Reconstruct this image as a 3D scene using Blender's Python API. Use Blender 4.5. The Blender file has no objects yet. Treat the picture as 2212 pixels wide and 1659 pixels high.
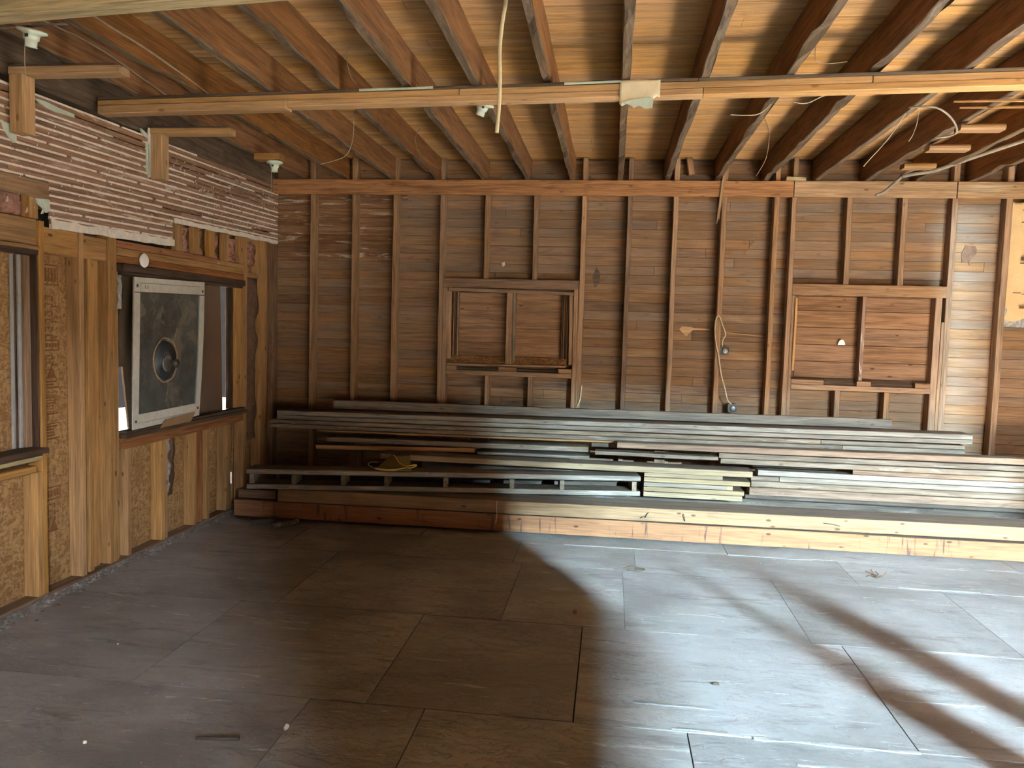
import bpy, math, random
from mathutils import Vector, Matrix, noise
random.seed(7)
SC = bpy.context.scene
COL = SC.collection
V3 = Vector

# ---------------------------------------------------------------- camera, light, exposure
cam = bpy.data.cameras.new('camera')
cam.sensor_width = 36.0
cam.lens = 36.0 * 1680.0 / 2212.0
cam.clip_start = 0.05
camo = bpy.data.objects.new('camera', cam)
COL.objects.link(camo)
_p, _y, _r = -0.0702, 0.1254, 0.02797
_Rz = Matrix.Rotation(_y, 3, 'Z')
_right = _Rz @ V3((1, 0, 0))
_fwd = _Rz @ V3((0, math.cos(_p), math.sin(_p)))
_up = _right.cross(_fwd)
_r2 = _right * math.cos(_r) + _up * math.sin(_r)
_u2 = _up * math.cos(_r) - _right * math.sin(_r)
camo.matrix_world = Matrix(((_r2.x, _u2.x, -_fwd.x, 0), (_r2.y, _u2.y, -_fwd.y, 0),
                            (_r2.z, _u2.z, -_fwd.z, 1.6), (0, 0, 0, 1)))
SC.camera = camo

world = bpy.data.worlds.new('world')
SC.world = world
world.use_nodes = True
bg = world.node_tree.nodes['Background']
bg.inputs['Color'].default_value = (0.80, 0.90, 1.0, 1)
bg.inputs['Strength'].default_value = 0.25

def look_at(o, target):
    d = V3(target) - o.location
    o.rotation_euler = d.to_track_quat('-Z', 'Y').to_euler()

def area(name, loc, target, sx, sy, power, color):
    l = bpy.data.lights.new(name, 'AREA')
    l.shape = 'RECTANGLE'
    l.size, l.size_y, l.energy, l.color = sx, sy, power, color
    o = bpy.data.objects.new(name, l)
    COL.objects.link(o)
    o.location = loc
    look_at(o, target)
    return o

sun = bpy.data.lights.new('sun', 'SUN')
sun.energy = 980.0
sun.angle = math.radians(0.6)
sun.color = (1.0, 0.95, 0.86)
suno = bpy.data.objects.new('sun', sun)
COL.objects.link(suno)
suno.location = (8, 4.0, 12)
suno.rotation_euler = V3((-0.342, 0.0, -0.94)).to_track_quat('-Z', 'Y').to_euler()

# daylight from the open corner behind the camera, and through the doorway beside it
area('daylight_open_corner', (5.6, -5.5, 3.3), (1.2, 4.0, 0.2), 0.19, 0.5, 11600, (0.55, 0.82, 1.0))
area('daylight_doorway', (4.3, -6.7, 3.4), (-2.2, 4.2, 0.2), 0.4, 0.8, 1600, (0.80, 0.90, 1.0))

SC.view_settings.view_transform = 'Standard'
SC.view_settings.look = 'None'
SC.view_settings.gamma = 1.0
SC.view_settings.use_curve_mapping = False
SC.view_settings.exposure = 0.0
SC.cycles.max_bounces = 10
SC.cycles.diffuse_bounces = 7
SC.cycles.glossy_bounces = 3
SC.cycles.transmission_bounces = 6
SC.cycles.transparent_max_bounces = 8
SC.cycles.caustics_reflective = False
SC.cycles.caustics_refractive = False
SC.cycles.sample_clamp_indirect = 0.0
SC.cycles.use_denoising = True

# ---------------------------------------------------------------- materials
class NT:
    def __init__(self, name):
        self.m = bpy.data.materials.new(name)
        self.m.use_nodes = True
        self.t = self.m.node_tree
        self.t.nodes.clear()
    def n(self, typ, **kw):
        nd = self.t.nodes.new(typ)
        for k, v in kw.items():
            setattr(nd, k, v)
        return nd
    def l(self, a, b):
        self.t.links.new(a, b)
    def val(self, sock, v):
        if isinstance(v, (int, float)):
            sock.default_value = v
        elif isinstance(v, (tuple, list)):
            sock.default_value = tuple(v) if len(v) != 3 or sock.type == 'VECTOR' else (*v, 1)
        else:
            self.l(v, sock)
    def math(self, op, a, b=0.0, clamp=False):
        nd = self.n('ShaderNodeMath', operation=op, use_clamp=clamp)
        self.val(nd.inputs[0], a); self.val(nd.inputs[1], b)
        return nd.outputs[0]
    def mix(self, f, a, b, mode='MIX'):
        nd = self.n('ShaderNodeMix', data_type='RGBA', blend_type=mode)
        self.val(nd.inputs[0], f); self.val(nd.inputs[6], a); self.val(nd.inputs[7], b)
        return nd.outputs[2]
    def noise(self, vec, scale, detail=3.0, rough=0.55, dist=0.0):
        mp = self.n('ShaderNodeVectorMath', operation='MULTIPLY')
        self.l(vec, mp.inputs[0])
        mp.inputs[1].default_value = scale if isinstance(scale, tuple) else (scale,) * 3
        nz = self.n('ShaderNodeTexNoise')
        nz.inputs['Scale'].default_value = 1.0
        nz.inputs['Detail'].default_value = detail
        nz.inputs['Roughness'].default_value = rough
        nz.inputs['Distortion'].default_value = dist
        self.l(mp.outputs[0], nz.inputs['Vector'])
        return nz.outputs['Fac']
    def voro(self, vec, scale, out='Distance'):
        mp = self.n('ShaderNodeVectorMath', operation='MULTIPLY')
        self.l(vec, mp.inputs[0])
        mp.inputs[1].default_value = scale if isinstance(scale, tuple) else (scale,) * 3
        vz = self.n('ShaderNodeTexVoronoi')
        vz.inputs['Scale'].default_value = 1.0
        self.l(mp.outputs[0], vz.inputs['Vector'])
        return vz.outputs[out]
    def remap(self, f, lo, hi, a=0.0, b=1.0):
        nd = self.n('ShaderNodeMapRange')
        nd.interpolation_type = 'SMOOTHSTEP'
        self.l(f, nd.inputs[0])
        nd.inputs[1].default_value, nd.inputs[2].default_value = lo, hi
        nd.inputs[3].default_value, nd.inputs[4].default_value = a, b
        return nd.outputs[0]
    def coords(self):
        tc = self.n('ShaderNodeTexCoord')
        oi = self.n('ShaderNodeObjectInfo')
        self.rand = oi.outputs['Random']
        cb = self.n('ShaderNodeCombineXYZ')
        for i, k in enumerate((37.0, 91.0, 53.0)):
            self.l(self.math('MULTIPLY', self.rand, k), cb.inputs[i])
        ad = self.n('ShaderNodeVectorMath', operation='ADD')
        self.l(tc.outputs['Object'], ad.inputs[0]); self.l(cb.outputs[0], ad.inputs[1])
        self.obj = tc.outputs['Object']
        return ad.outputs[0]
    def out(self, col, rough=0.75, bump=None, bstr=0.3, bdist=0.004, spec=0.3):
        b = self.n('ShaderNodeBsdfPrincipled')
        self.val(b.inputs['Base Color'], col)
        self.val(b.inputs['Roughness'], rough)
        b.inputs['Specular IOR Level'].default_value = spec
        if bump is not None:
            bp = self.n('ShaderNodeBump')
            bp.inputs['Strength'].default_value = bstr
            bp.inputs['Distance'].default_value = bdist
            self.l(bump, bp.inputs['Height']); self.l(bp.outputs[0], b.inputs['Normal'])
        o = self.n('ShaderNodeOutputMaterial')
        self.l(b.outputs[0], o.inputs[0])
        self.b = b
        return self.m

def sc(c, k):
    return tuple(min(1.0, x * k) for x in c)

def wood(name, base, var=0.22, stain=0.35, knots=0.6, white=0.0, grey=0.0, rough=0.72, bstr=0.35, contrast=1.0,
         whitecol=(0.62, 0.58, 0.50), drip=0.0):
    t = NT(name)
    v = t.coords()
    n1 = t.noise(v, (1.3, 20, 20), 5, 0.6, 0.6)
    n2 = t.noise(v, (5, 140, 140), 2, 0.5)
    n3 = t.noise(v, (1.1, 4.0, 4.0), 4, 0.6, 0.4)
    f = t.math('ADD', t.math('MULTIPLY', n1, 0.55), t.math('MULTIPLY', n2, 0.45))
    k = 0.5 * contrast
    col = t.mix(t.remap(f, 0.32, 0.68), sc(base, 1 - k), sc(base, 1 + 0.55 * k))
    if grey:
        g = (sum(base) / 3,) * 3
        col = t.mix(t.math('MULTIPLY', t.remap(n3, 0.42, 0.62), grey), col, sc((g[0], g[1] * 0.97, g[2] * 0.9), 0.95))
    if stain:
        n4 = t.noise(v, (2.3, 7, 7), 5, 0.65, 1.0)
        col = t.mix(t.math('MULTIPLY', t.remap(n4, 0.54, 0.74), stain), col, sc((base[0] * 0.6, base[1] * 0.5, base[2] * 0.48), 0.45))
    if knots:
        d = t.voro(v, (5.0, 11, 11))
        col = t.mix(t.math('MULTIPLY', t.remap(d, 0.14, 0.06), knots), col, (base[0] * 0.22, base[1] * 0.16, base[2] * 0.14))
    if drip:
        n6 = t.noise(v, (26, 3, 3), 3, 0.6)
        n7 = t.noise(v, (1.6, 1, 1), 2, 0.5)
        col = t.mix(t.math('MULTIPLY', t.math('MULTIPLY', t.remap(n6, 0.58, 0.68), t.remap(n7, 0.42, 0.6)), drip), col, (0.06, 0.035, 0.028))
    if white:
        n5 = t.noise(v, (2.2, 16, 16), 6, 0.72, 0.8)
        col = t.mix(t.math('MULTIPLY', t.remap(n5, 0.55, 0.66), white), col, whitecol)
    hs = t.n('ShaderNodeHueSaturation')
    t.l(col, hs.inputs['Color'])
    t.l(t.math('ADD', t.math('MULTIPLY', t.rand, 2 * var), 1 - var), hs.inputs['Value'])
    t.l(t.math('ADD', t.math('MULTIPLY', t.math('FRACT', t.math('MULTIPLY', t.rand, 7.31)), 0.16), 0.92), hs.inputs['Saturation'])
    return t.out(hs.outputs[0], rough, f, bstr, 0.003, 0.25)

M = {}
M['sheath'] = wood('aged_sheathing_wood', (0.27, 0.150, 0.072), var=0.11, stain=0.3, knots=0.35, grey=0.3, contrast=0.75)
M['sheath_grey'] = wood('greyed_sheathing_wood', (0.26, 0.150, 0.076), var=0.12, stain=0.3, knots=0.35, grey=0.4, white=0.2, contrast=0.75, whitecol=(0.42, 0.33, 0.24))
M['sheath_mould'] = wood('limewashed_sheathing_wood', (0.24, 0.125, 0.062), var=0.15, stain=0.4, knots=0.2, white=0.75)
M['infill'] = wood('window_infill_wood', (0.293, 0.159, 0.083), var=0.1, stain=0.25, knots=0.9)
M['ceil'] = wood('ceiling_board_wood', (0.53, 0.30, 0.118), var=0.14, stain=0.4, knots=0.25, contrast=0.75, white=0.12, whitecol=(0.55, 0.42, 0.28))
M['joist'] = wood('joist_wood', (0.225, 0.105, 0.040), var=0.14, stain=0.4, knots=0.3)
M['joist_edge'] = wood('weathered_joist_edge', (0.15, 0.102, 0.062), var=0.1, stain=0.6, knots=0.0, white=0.3, whitecol=(0.34, 0.29, 0.22), bstr=0.8)
M['stud'] = wood('old_stud_wood', (0.338, 0.203, 0.113), var=0.14, stain=0.3, knots=0.5)
M['stud_dark'] = wood('dark_stud_wood', (0.22, 0.13, 0.075), var=0.12, stain=0.5, knots=0.3)
M['ledger'] = wood('ledger_wood', (0.391, 0.183, 0.072), var=0.08, stain=0.55, knots=0.5)
M['ledger_pale'] = wood('pale_ledger_wood', (0.38, 0.235, 0.12), var=0.06, stain=0.3, knots=0.7)
M['pine'] = wood('fresh_pine', (0.521, 0.312, 0.142), var=0.08, stain=0.1, knots=0.55, contrast=0.7)
M['framing'] = wood('framing_pine', (0.41, 0.220, 0.082), var=0.12, stain=0.22, knots=0.9, contrast=0.8)
M['framing_dark'] = wood('reddish_framing_pine', (0.303, 0.130, 0.054), var=0.1, stain=0.3, knots=0.5)
M['beam_pale'] = wood('pale_beam_wood', (0.56, 0.45, 0.24), var=0.03, stain=0.15, knots=0.2, white=0.12)
M['dark'] = wood('dark_trim_wood', (0.085, 0.050, 0.032), var=0.15, stain=0.4, knots=0.1)
M['rim'] = wood('weathered_rim_wood', (0.12, 0.085, 0.058), var=0.1, stain=0.5, knots=0.1, white=0.2, whitecol=(0.35, 0.30, 0.24), bstr=0.9)
M['grey'] = wood('weathered_grey_wood', (0.225, 0.186, 0.142), var=0.1, stain=0.3, knots=0.5, white=0.2, whitecol=(0.34, 0.31, 0.27))
M['grey_brown'] = wood('weathered_brown_wood', (0.20, 0.152, 0.107), var=0.14, stain=0.45, knots=0.5, white=0.2)
M['brown'] = wood('stained_brown_wood', (0.25, 0.165, 0.11), var=0.08, stain=0.5, knots=0.3, white=0.15, whitecol=(0.42, 0.3, 0.2))
M['whitewash'] = wood('whitewashed_wood', (0.27, 0.235, 0.19), var=0.06, stain=0.4, knots=0.4, white=0.5, whitecol=(0.40, 0.37, 0.32))
M['yellow'] = wood('pale_planed_wood', (0.30, 0.22, 0.125), var=0.06, stain=0.06, knots=0.35, contrast=0.75)
M['timber'] = wood('timber_wood', (0.29, 0.165, 0.073), var=0.03, stain=0.25, knots=0.85, contrast=0.7)
M['timber_red'] = wood('reddish_timber_wood', (0.30, 0.138, 0.064), var=0.02, stain=0.3, knots=0.9, contrast=0.7, drip=0.85)
M['dusty_top'] = wood('dusty_board_top', (0.17, 0.128, 0.092), var=0.1, stain=0.3, knots=0.2)
M['sooty'] = wood('sooty_wood', (0.085, 0.066, 0.050), var=0.05, stain=0.5, knots=0.2, white=0.25, whitecol=(0.35, 0.33, 0.31))
M['lath'] = wood('old_lath_wood', (0.33, 0.19, 0.12), var=0.14, stain=0.4, knots=0.0, white=0.75, whitecol=(0.60, 0.52, 0.42), bstr=0.7)
M['mullion'] = wood('peeling_white_mullion', (0.30, 0.2, 0.15), var=0.02, stain=0.2, knots=0.0, white=0.95, whitecol=(0.72, 0.66, 0.62))

def plain(name, base, rough=0.7, var=0.25, scale=14.0, bstr=0.3, spec=0.3, metal=0.0, second=None):
    t = NT(name)
    v = t.coords()
    n1 = t.noise(v, scale, 5, 0.6)
    n2 = t.noise(v, scale * 7, 3, 0.6)
    f = t.math('ADD', t.math('MULTIPLY', n1, 0.65), t.math('MULTIPLY', n2, 0.35))
    col = t.mix(t.remap(f, 0.3, 0.7), sc(base, 1 - var), sc(base, 1 + var))
    if second:
        n3 = t.noise(v, scale * 0.6, 6, 0.7, 0.5)
        col = t.mix(t.remap(n3, 0.5, 0.62), col, second)
    m = t.out(col, rough, f, bstr, 0.004, spec)
    t.b.inputs['Metallic'].default_value = metal
    return m

M['plaster'] = plain('old_plaster', (0.76, 0.69, 0.59), 0.9, 0.15, 30, 0.6)
M['mint'] = plain('mint_painted_plaster', (0.55, 0.63, 0.52), 0.6, 0.12, 12, 0.2)
M['porcelain'] = plain('mint_porcelain', (0.60, 0.68, 0.57), 0.25, 0.08, 10, 0.05, 0.5)
M['white_paint'] = plain('white_painted_rail', (0.589, 0.551, 0.465), 0.55, 0.1, 25, 0.2)
M['white_strip'] = plain('white_vinyl_strip', (0.33, 0.31, 0.29), 0.5, 0.12, 20, 0.1)
M['foam'] = plain('white_foam', (0.88, 0.86, 0.82), 0.8, 0.06, 40, 0.5)
M['cord'] = plain('cream_cable_sheath', (0.66, 0.57, 0.36), 0.5, 0.08, 10, 0.05)
M['wire'] = plain('dull_wire', (0.30, 0.23, 0.16), 0.6, 0.2, 20, 0.05)
M['wire_pale'] = plain('pale_wire', (0.45, 0.38, 0.28), 0.6, 0.2, 20, 0.05)
M['conduit'] = plain('grey_loom_cable', (0.26, 0.22, 0.17), 0.8, 0.2, 30, 0.3)
M['iron'] = plain('dark_outlet_metal', (0.05, 0.048, 0.045), 0.5, 0.4, 40, 0.5, 0.5, 0.4)
M['steel'] = plain('dull_steel', (0.28, 0.25, 0.22), 0.45, 0.2, 40, 0.1, 0.5, 0.7)
M['kraft'] = plain('kraft_facing', (0.66, 0.47, 0.24), 0.7, 0.08, 6, 0.1)
M['wool'] = plain('grey_mineral_wool', (0.36, 0.34, 0.31), 0.95, 0.45, 35, 1.0)
M['pink'] = plain('pink_glass_wool', (0.40, 0.21, 0.16), 0.95, 0.3, 25, 0.8, second=(0.16, 0.07, 0.035))
M['felt'] = plain('brown_building_paper', (0.15, 0.085, 0.052), 0.9, 0.4, 14, 0.8)
M['paper'] = plain('cream_paper', (0.85, 0.75, 0.52), 0.7, 0.06, 10, 0.1)
M['yellow_band'] = plain('yellow_strap', (0.62, 0.42, 0.10), 0.6, 0.1, 20, 0.1)
M['olive'] = plain('olive_fabric', (0.16, 0.115, 0.03), 0.9, 0.2, 60, 0.4)
M['cardboard'] = plain('cardboard', (0.30, 0.18, 0.09), 0.85, 0.1, 10, 0.1)
M['soot'] = plain('black_dust', (0.03, 0.027, 0.025), 0.9, 0.4, 20, 0.6)  # black under the floor seams; also paints the shade below the lath
M['rubble'] = plain('dusty_rubble', (0.16, 0.135, 0.115), 0.95, 0.5, 30, 1.0, second=(0.36, 0.33, 0.29))
M['plaster_bit'] = plain('plaster_crumb', (0.75, 0.72, 0.66), 0.9, 0.1, 60, 0.4)
M['ink'] = plain('stamp_ink', (0.20, 0.085, 0.03), 0.9, 0.3, 60, 0.1)
M['ink_grey'] = plain('grey_stamp_ink', (0.14, 0.10, 0.06), 0.9, 0.2, 60, 0.1)
M['earth'] = plain('dusty_ground', (0.10, 0.088, 0.07), 0.95, 0.2, 2, 0.3)
M['board_brown'] = plain('brown_hardboard', (0.16, 0.095, 0.06), 0.55, 0.12, 6, 0.05)
M['mottled'] = plain('mottled_grey_sheet', (0.085, 0.085, 0.075), 0.28, 0.45, 9, 0.35, 0.55, second=(0.19, 0.17, 0.125))
M['rosette'] = plain('slate_rosette', (0.045, 0.055, 0.062), 0.4, 0.25, 20, 0.2, 0.5)
M['crust'] = plain('rusty_crust', (0.36, 0.26, 0.16), 0.9, 0.4, 60, 0.9)
M['knob'] = plain('dark_bronze_knob', (0.10, 0.085, 0.065), 0.35, 0.2, 20, 0.1, 0.5, 0.6)
M['blue_line'] = plain('blue_tape', (0.18, 0.27, 0.30), 0.5, 0.1, 20, 0.05)
M['leaf'] = plain('dry_leaf', (0.11, 0.07, 0.04), 0.9, 0.3, 30, 0.3)

def osb():
    t = NT('strand_board')
    v = t.coords()
    nz = t.noise(v, 9.0, 2, 0.5)
    ad = t.n('ShaderNodeVectorMath', operation='ADD')
    cb = t.n('ShaderNodeCombineXYZ')
    for i in range(3):
        t.l(t.math('MULTIPLY', nz, 0.07), cb.inputs[i])
    t.l(v, ad.inputs[0]); t.l(cb.outputs[0], ad.inputs[1])
    c1 = t.voro(ad.outputs[0], (40, 40, 95), 'Color')
    c2 = t.voro(ad.outputs[0], (75, 75, 30), 'Color')
    bw1 = t.n('ShaderNodeSeparateColor'); t.l(c1, bw1.inputs[0])
    bw2 = t.n('ShaderNodeSeparateColor'); t.l(c2, bw2.inputs[0])
    f = t.math('ADD', t.math('MULTIPLY', bw1.outputs[0], 0.5), t.math('MULTIPLY', bw2.outputs[1], 0.5))
    col = t.mix(t.remap(f, 0.15, 0.85), (0.23, 0.112, 0.040), (0.42, 0.255, 0.108))
    n3 = t.noise(v, 3.5, 5, 0.6)
    col = t.mix(t.math('MULTIPLY', t.remap(n3, 0.5, 0.7), 0.5), col, (0.22, 0.10, 0.035))
    return t.out(col, 0.6, f, 0.5, 0.004, 0.3)
M['osb'] = osb()

def floor_mat():
    t = NT('worn_painted_floor')
    v = t.coords()
    tc = t.obj
    n1 = t.noise(v, (0.9, 1.4, 1), 6, 0.62, 0.4)
    n2 = t.noise(v, (2.2, 9, 5), 6, 0.68, 0.6)
    n3 = t.noise(v, (40, 40, 40), 3, 0.6)
    col = t.mix(t.remap(n1, 0.35, 0.65), (0.20, 0.185, 0.175), (0.335, 0.322, 0.31))
    col = t.mix(t.math('MULTIPLY', t.remap(n2, 0.52, 0.70), 0.6), col, (0.13, 0.115, 0.105))
    n4 = t.noise(v, (3.0, 26, 5), 5, 0.75, 0.8)
    col = t.mix(t.math('MULTIPLY', t.remap(n4, 0.605, 0.67), 0.55), col, (0.62, 0.59, 0.55))
    n6 = t.noise(v, 75.0, 2, 0.5)
    col = t.mix(t.remap(n6, 0.755, 0.775), col, (0.7, 0.68, 0.63))
    n5 = t.noise(v, (6, 14, 8), 7, 0.72, 1.2)
    h = t.math('ADD', t.math('MULTIPLY', t.remap(n5, 0.5, 0.56), 0.8), t.math('MULTIPLY', n3, 0.25))
    h = t.math('ADD', h, t.math('MULTIPLY', t.remap(n4, 0.60, 0.64), 0.5))
    return t.out(col, t.remap(n1, 0.3, 0.7, 0.5, 0.72), h, 0.8, 0.006, 0.35)
M['floor'] = floor_mat()

def clear_sheet():
    t = NT('dusty_clear_plastic')
    tr = t.n('ShaderNodeBsdfTransparent'); tr.inputs[0].default_value = (0.80, 0.80, 0.80, 1)
    gl = t.n('ShaderNodeBsdfGlossy'); gl.inputs['Roughness'].default_value = 0.18
    df = t.n('ShaderNodeBsdfDiffuse'); df.inputs[0].default_value = (0.34, 0.24, 0.17, 1)
    m1 = t.n('ShaderNodeMixShader'); m1.inputs[0].default_value = 0.07; t.l(tr.outputs[0], m1.inputs[1]); t.l(gl.outputs[0], m1.inputs[2])
    m2 = t.n('ShaderNodeMixShader'); m2.inputs[0].default_value = 0.26
    t.l(m1.outputs[0], m2.inputs[1]); t.l(df.outputs[0], m2.inputs[2])
    o = t.n('ShaderNodeOutputMaterial'); t.l(m2.outputs[0], o.inputs[0])
    return t.m
M['plexi'] = clear_sheet()

# ---------------------------------------------------------------- builders
def tag(o, label, cat, group=None, kind=None):
    o['label'] = label
    o['category'] = cat
    if group: o['group'] = group
    if kind: o['kind'] = kind
    return o

def empty(name, loc=(0, 0, 0), label=None, cat=None, group=None, kind=None):
    o = bpy.data.objects.new(name, None)
    COL.objects.link(o)
    o.location = loc
    o.empty_display_size = 0.1
    if label: tag(o, label, cat, group, kind)
    return o

def wloc(o):
    m = V3((0, 0, 0))
    while o is not None:
        m = m + o.location
        o = o.parent
    return m

def link(name, me, mats, parent=None, mat=None, smooth=False):
    """mat: world matrix of the object; parents only ever carry a translation"""
    if not isinstance(mats, (list, tuple)): mats = [mats]
    for m in mats: me.materials.append(m)
    o = bpy.data.objects.new(name, me)
    COL.objects.link(o)
    mat = mat or Matrix.Identity(4)
    if parent is not None:
        o.parent = parent
        off = V3((0, 0, 0)); q = parent
        chain = Matrix.Identity(4)
        stack = []
        while q is not None:
            stack.append(q); q = q.parent
        for q in reversed(stack): chain = chain @ q.matrix_basis
        o.matrix_basis = chain.inverted() @ mat
    else:
        o.matrix_basis = mat
    if smooth:
        for p in me.polygons: p.use_smooth = True
    return o

def bar(name, mats, p0, p1, w, h, parent=None, up=(0, 0, 1), seg=1, wob=0.0, ch=0.003, taper=None, ragged=0.0, top=None):
    """a length of lumber from p0 to p1: w wide across, h tall along up, softened long edges"""
    p0, p1 = V3(p0), V3(p1)
    x = (p1 - p0); L = x.length; x.normalize()
    u = V3(up); z = (u - x * u.dot(x)).normalized()
    y = z.cross(x)
    ch = min(ch, w * 0.3, h * 0.3)
    prof = [(-w/2 + ch, -h/2), (w/2 - ch, -h/2), (w/2, -h/2 + ch), (w/2, h/2 - ch),
            (w/2 - ch, h/2), (-w/2 + ch, h/2), (-w/2, h/2 - ch), (-w/2, -h/2 + ch)]
    vs, fs = [], []
    sd = random.random() * 100
    for i in range(seg + 1):
        a = -L/2 + L * i / seg
        for j, (py, pz) in enumerate(prof):
            dy = dz = 0.0; dx = 0.0
            if wob:
                dy = wob * noise.noise(V3((a * 2.2 + sd, 0.3, 1.7)))
                dz = wob * noise.noise(V3((a * 2.2 + sd, 5.3, 9.7)))
                if ragged and j in (0, 1, 2, 7):
                    r = noise.noise(V3((a * 5.0 + sd, j * 0.35, 3.1)))
                    dz += max(0.0, r - 0.05) * ragged
            if ragged and i in (0, seg) and ragged > 0.02:
                dx = (1 if i == 0 else -1) * abs(noise.noise(V3((sd, j * 1.3, 2.0)))) * ragged
            k = 1.0
            if taper: k = taper[0] + (taper[1] - taper[0]) * i / seg
            vs.append((a + dx, py * k + dy, pz * k + dz))
    n = 8
    for i in range(seg):
        for j in range(n):
            a, b = i * n + j, i * n + (j + 1) % n
            fs.append((a, b, b + n, a + n))
    fs.append(tuple(reversed(range(n))))
    fs.append(tuple(range(seg * n, seg * n + n)))
    me = bpy.data.meshes.new(name)
    me.from_pydata(vs, [], fs)
    if isinstance(mats, (list, tuple)) and len(mats) > 1:
        for i in range(seg):
            for j in (0, 1, 7):
                me.polygons[i * n + j].material_index = 1
    if top is not None:
        mats = (list(mats) if isinstance(mats, (list, tuple)) else [mats]) + [top]
        for i in range(seg): me.polygons[i * n + 4].material_index = len(mats) - 1
    me.update()
    c = (p0 + p1) / 2
    mw = Matrix(((x.x, y.x, z.x, c.x), (x.y, y.y, z.y, c.y), (x.z, y.z, z.z, c.z), (0, 0, 0, 1)))
    return link(name, me, mats, parent, mw)

def bx(name, mats, x0, x1, y0, y1, z0, z1, parent=None, axis=None, **kw):
    """an axis-aligned piece whose grain runs along its longest side (or the given axis)"""
    d = (abs(x1 - x0), abs(y1 - y0), abs(z1 - z0))
    if axis is None: axis = 'xyz'[d.index(max(d))]
    cx, cy, cz = (x0 + x1)/2, (y0 + y1)/2, (z0 + z1)/2
    if axis == 'x':
        return bar(name, mats, (x0, cy, cz), (x1, cy, cz), d[1], d[2], parent, **kw)
    if axis == 'y':
        return bar(name, mats, (cx, y0, cz), (cx, y1, cz), d[0], d[2], parent, **kw)
    return bar(name, mats, (cx, cy, z0), (cx, cy, z1), d[0], d[1], parent, up=(0, 1, 0), **kw)

def smooth_path(pts, n=6):
    P = [V3(p) for p in pts]
    if len(P) < 3: return P
    out = []
    for i in range(len(P) - 1):
        a, b, c, d = P[max(i-1, 0)], P[i], P[i+1], P[min(i+2, len(P)-1)]
        for k in range(n):
            t = k / n
            out.append(0.5 * ((2*b) + (c-a)*t + (2*a-5*b+4*c-d)*t*t + (3*b-a-3*c+d)*t**3))
    out.append(P[-1])
    return out

def tube(name, m, pts, r, parent=None, sides=6, n=6, flat=1.0, world_origin=None):
    P = smooth_path(pts, n)
    o = V3(world_origin) if world_origin else P[0].copy()
    vs, fs = [], []
    nrm = None
    for i, p in enumerate(P):
        t = (P[min(i+1, len(P)-1)] - P[max(i-1, 0)]).normalized()
        if nrm is None:
            nrm = t.cross(V3((0, 1, 0.13)))
            if nrm.length < 0.1: nrm = t.cross(V3((1, 0, 0)))
        nrm = (nrm - t * nrm.dot(t)).normalized()
        bn = t.cross(nrm)
        for j in range(sides):
            a = 2 * math.pi * j / sides
            vs.append(p - o + nrm * (r * math.cos(a)) + bn * (r * flat * math.sin(a)))
    for i in range(len(P) - 1):
        for j in range(sides):
            a, b = i * sides + j, i * sides + (j + 1) % sides
            fs.append((a, b, b + sides, a + sides))
    fs.append(tuple(reversed(range(sides))))
    fs.append(tuple(range((len(P)-1) * sides, len(P) * sides)))
    me = bpy.data.meshes.new(name)
    me.from_pydata(vs, [], fs)
    return link(name, me, m, parent, Matrix.Translation(o), True)

def lathe(name, m, prof, mw, parent=None, sides=20, smooth=True):
    vs, fs = [], []
    for r, z in prof:
        for j in range(sides):
            a = 2 * math.pi * j / sides
            vs.append((r * math.cos(a), r * math.sin(a), z))
    for i in range(len(prof) - 1):
        for j in range(sides):
            a, b = i * sides + j, i * sides + (j + 1) % sides
            fs.append((a, b, b + sides, a + sides))
    fs.append(tuple(reversed(range(sides))))
    fs.append(tuple(range((len(prof)-1) * sides, len(prof) * sides)))
    me = bpy.data.meshes.new(name)
    me.from_pydata(vs, [], fs)
    o = link(name, me, m, parent, mw, smooth)
    return o

def sheet(name, m, fn, nu, nv, thick, parent=None, origin=(0, 0, 0), smooth=True):
    """a thin sheet fn(u,v)->point, with a back face and rim so it has thickness"""
    o = V3(origin)
    vs, fs = [], []
    W = nu + 1
    pts = [[V3(fn(i / nu, j / nv)) for i in range(nu + 1)] for j in range(nv + 1)]
    nr = (pts[0][nu] - pts[0][0]).cross(pts[nv][0] - pts[0][0]).normalized()
    for s in (0, 1):
        for row in pts:
            for p in row: vs.append(p - o - nr * (thick * s))
    K = (nu + 1) * (nv + 1)
    for j in range(nv):
        for i in range(nu):
            a = j * W + i
            fs.append((a, a + 1, a + 1 + W, a + W))
            fs.append((K + a, K + a + W, K + a + 1 + W, K + a + 1))
    ring = [i for i in range(nu)] + [j * W + nu for j in range(nv)] + [nv * W + i for i in range(nu, 0, -1)] + [j * W for j in range(nv, 0, -1)]
    for k in range(len(ring)):
        a, b = ring[k], ring[(k + 1) % len(ring)]
        fs.append((a, a + K, b + K, b))
    me = bpy.data.meshes.new(name)
    me.from_pydata(vs, [], fs)
    return link(name, me, m, parent, Matrix.Translation(o), smooth)

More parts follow.
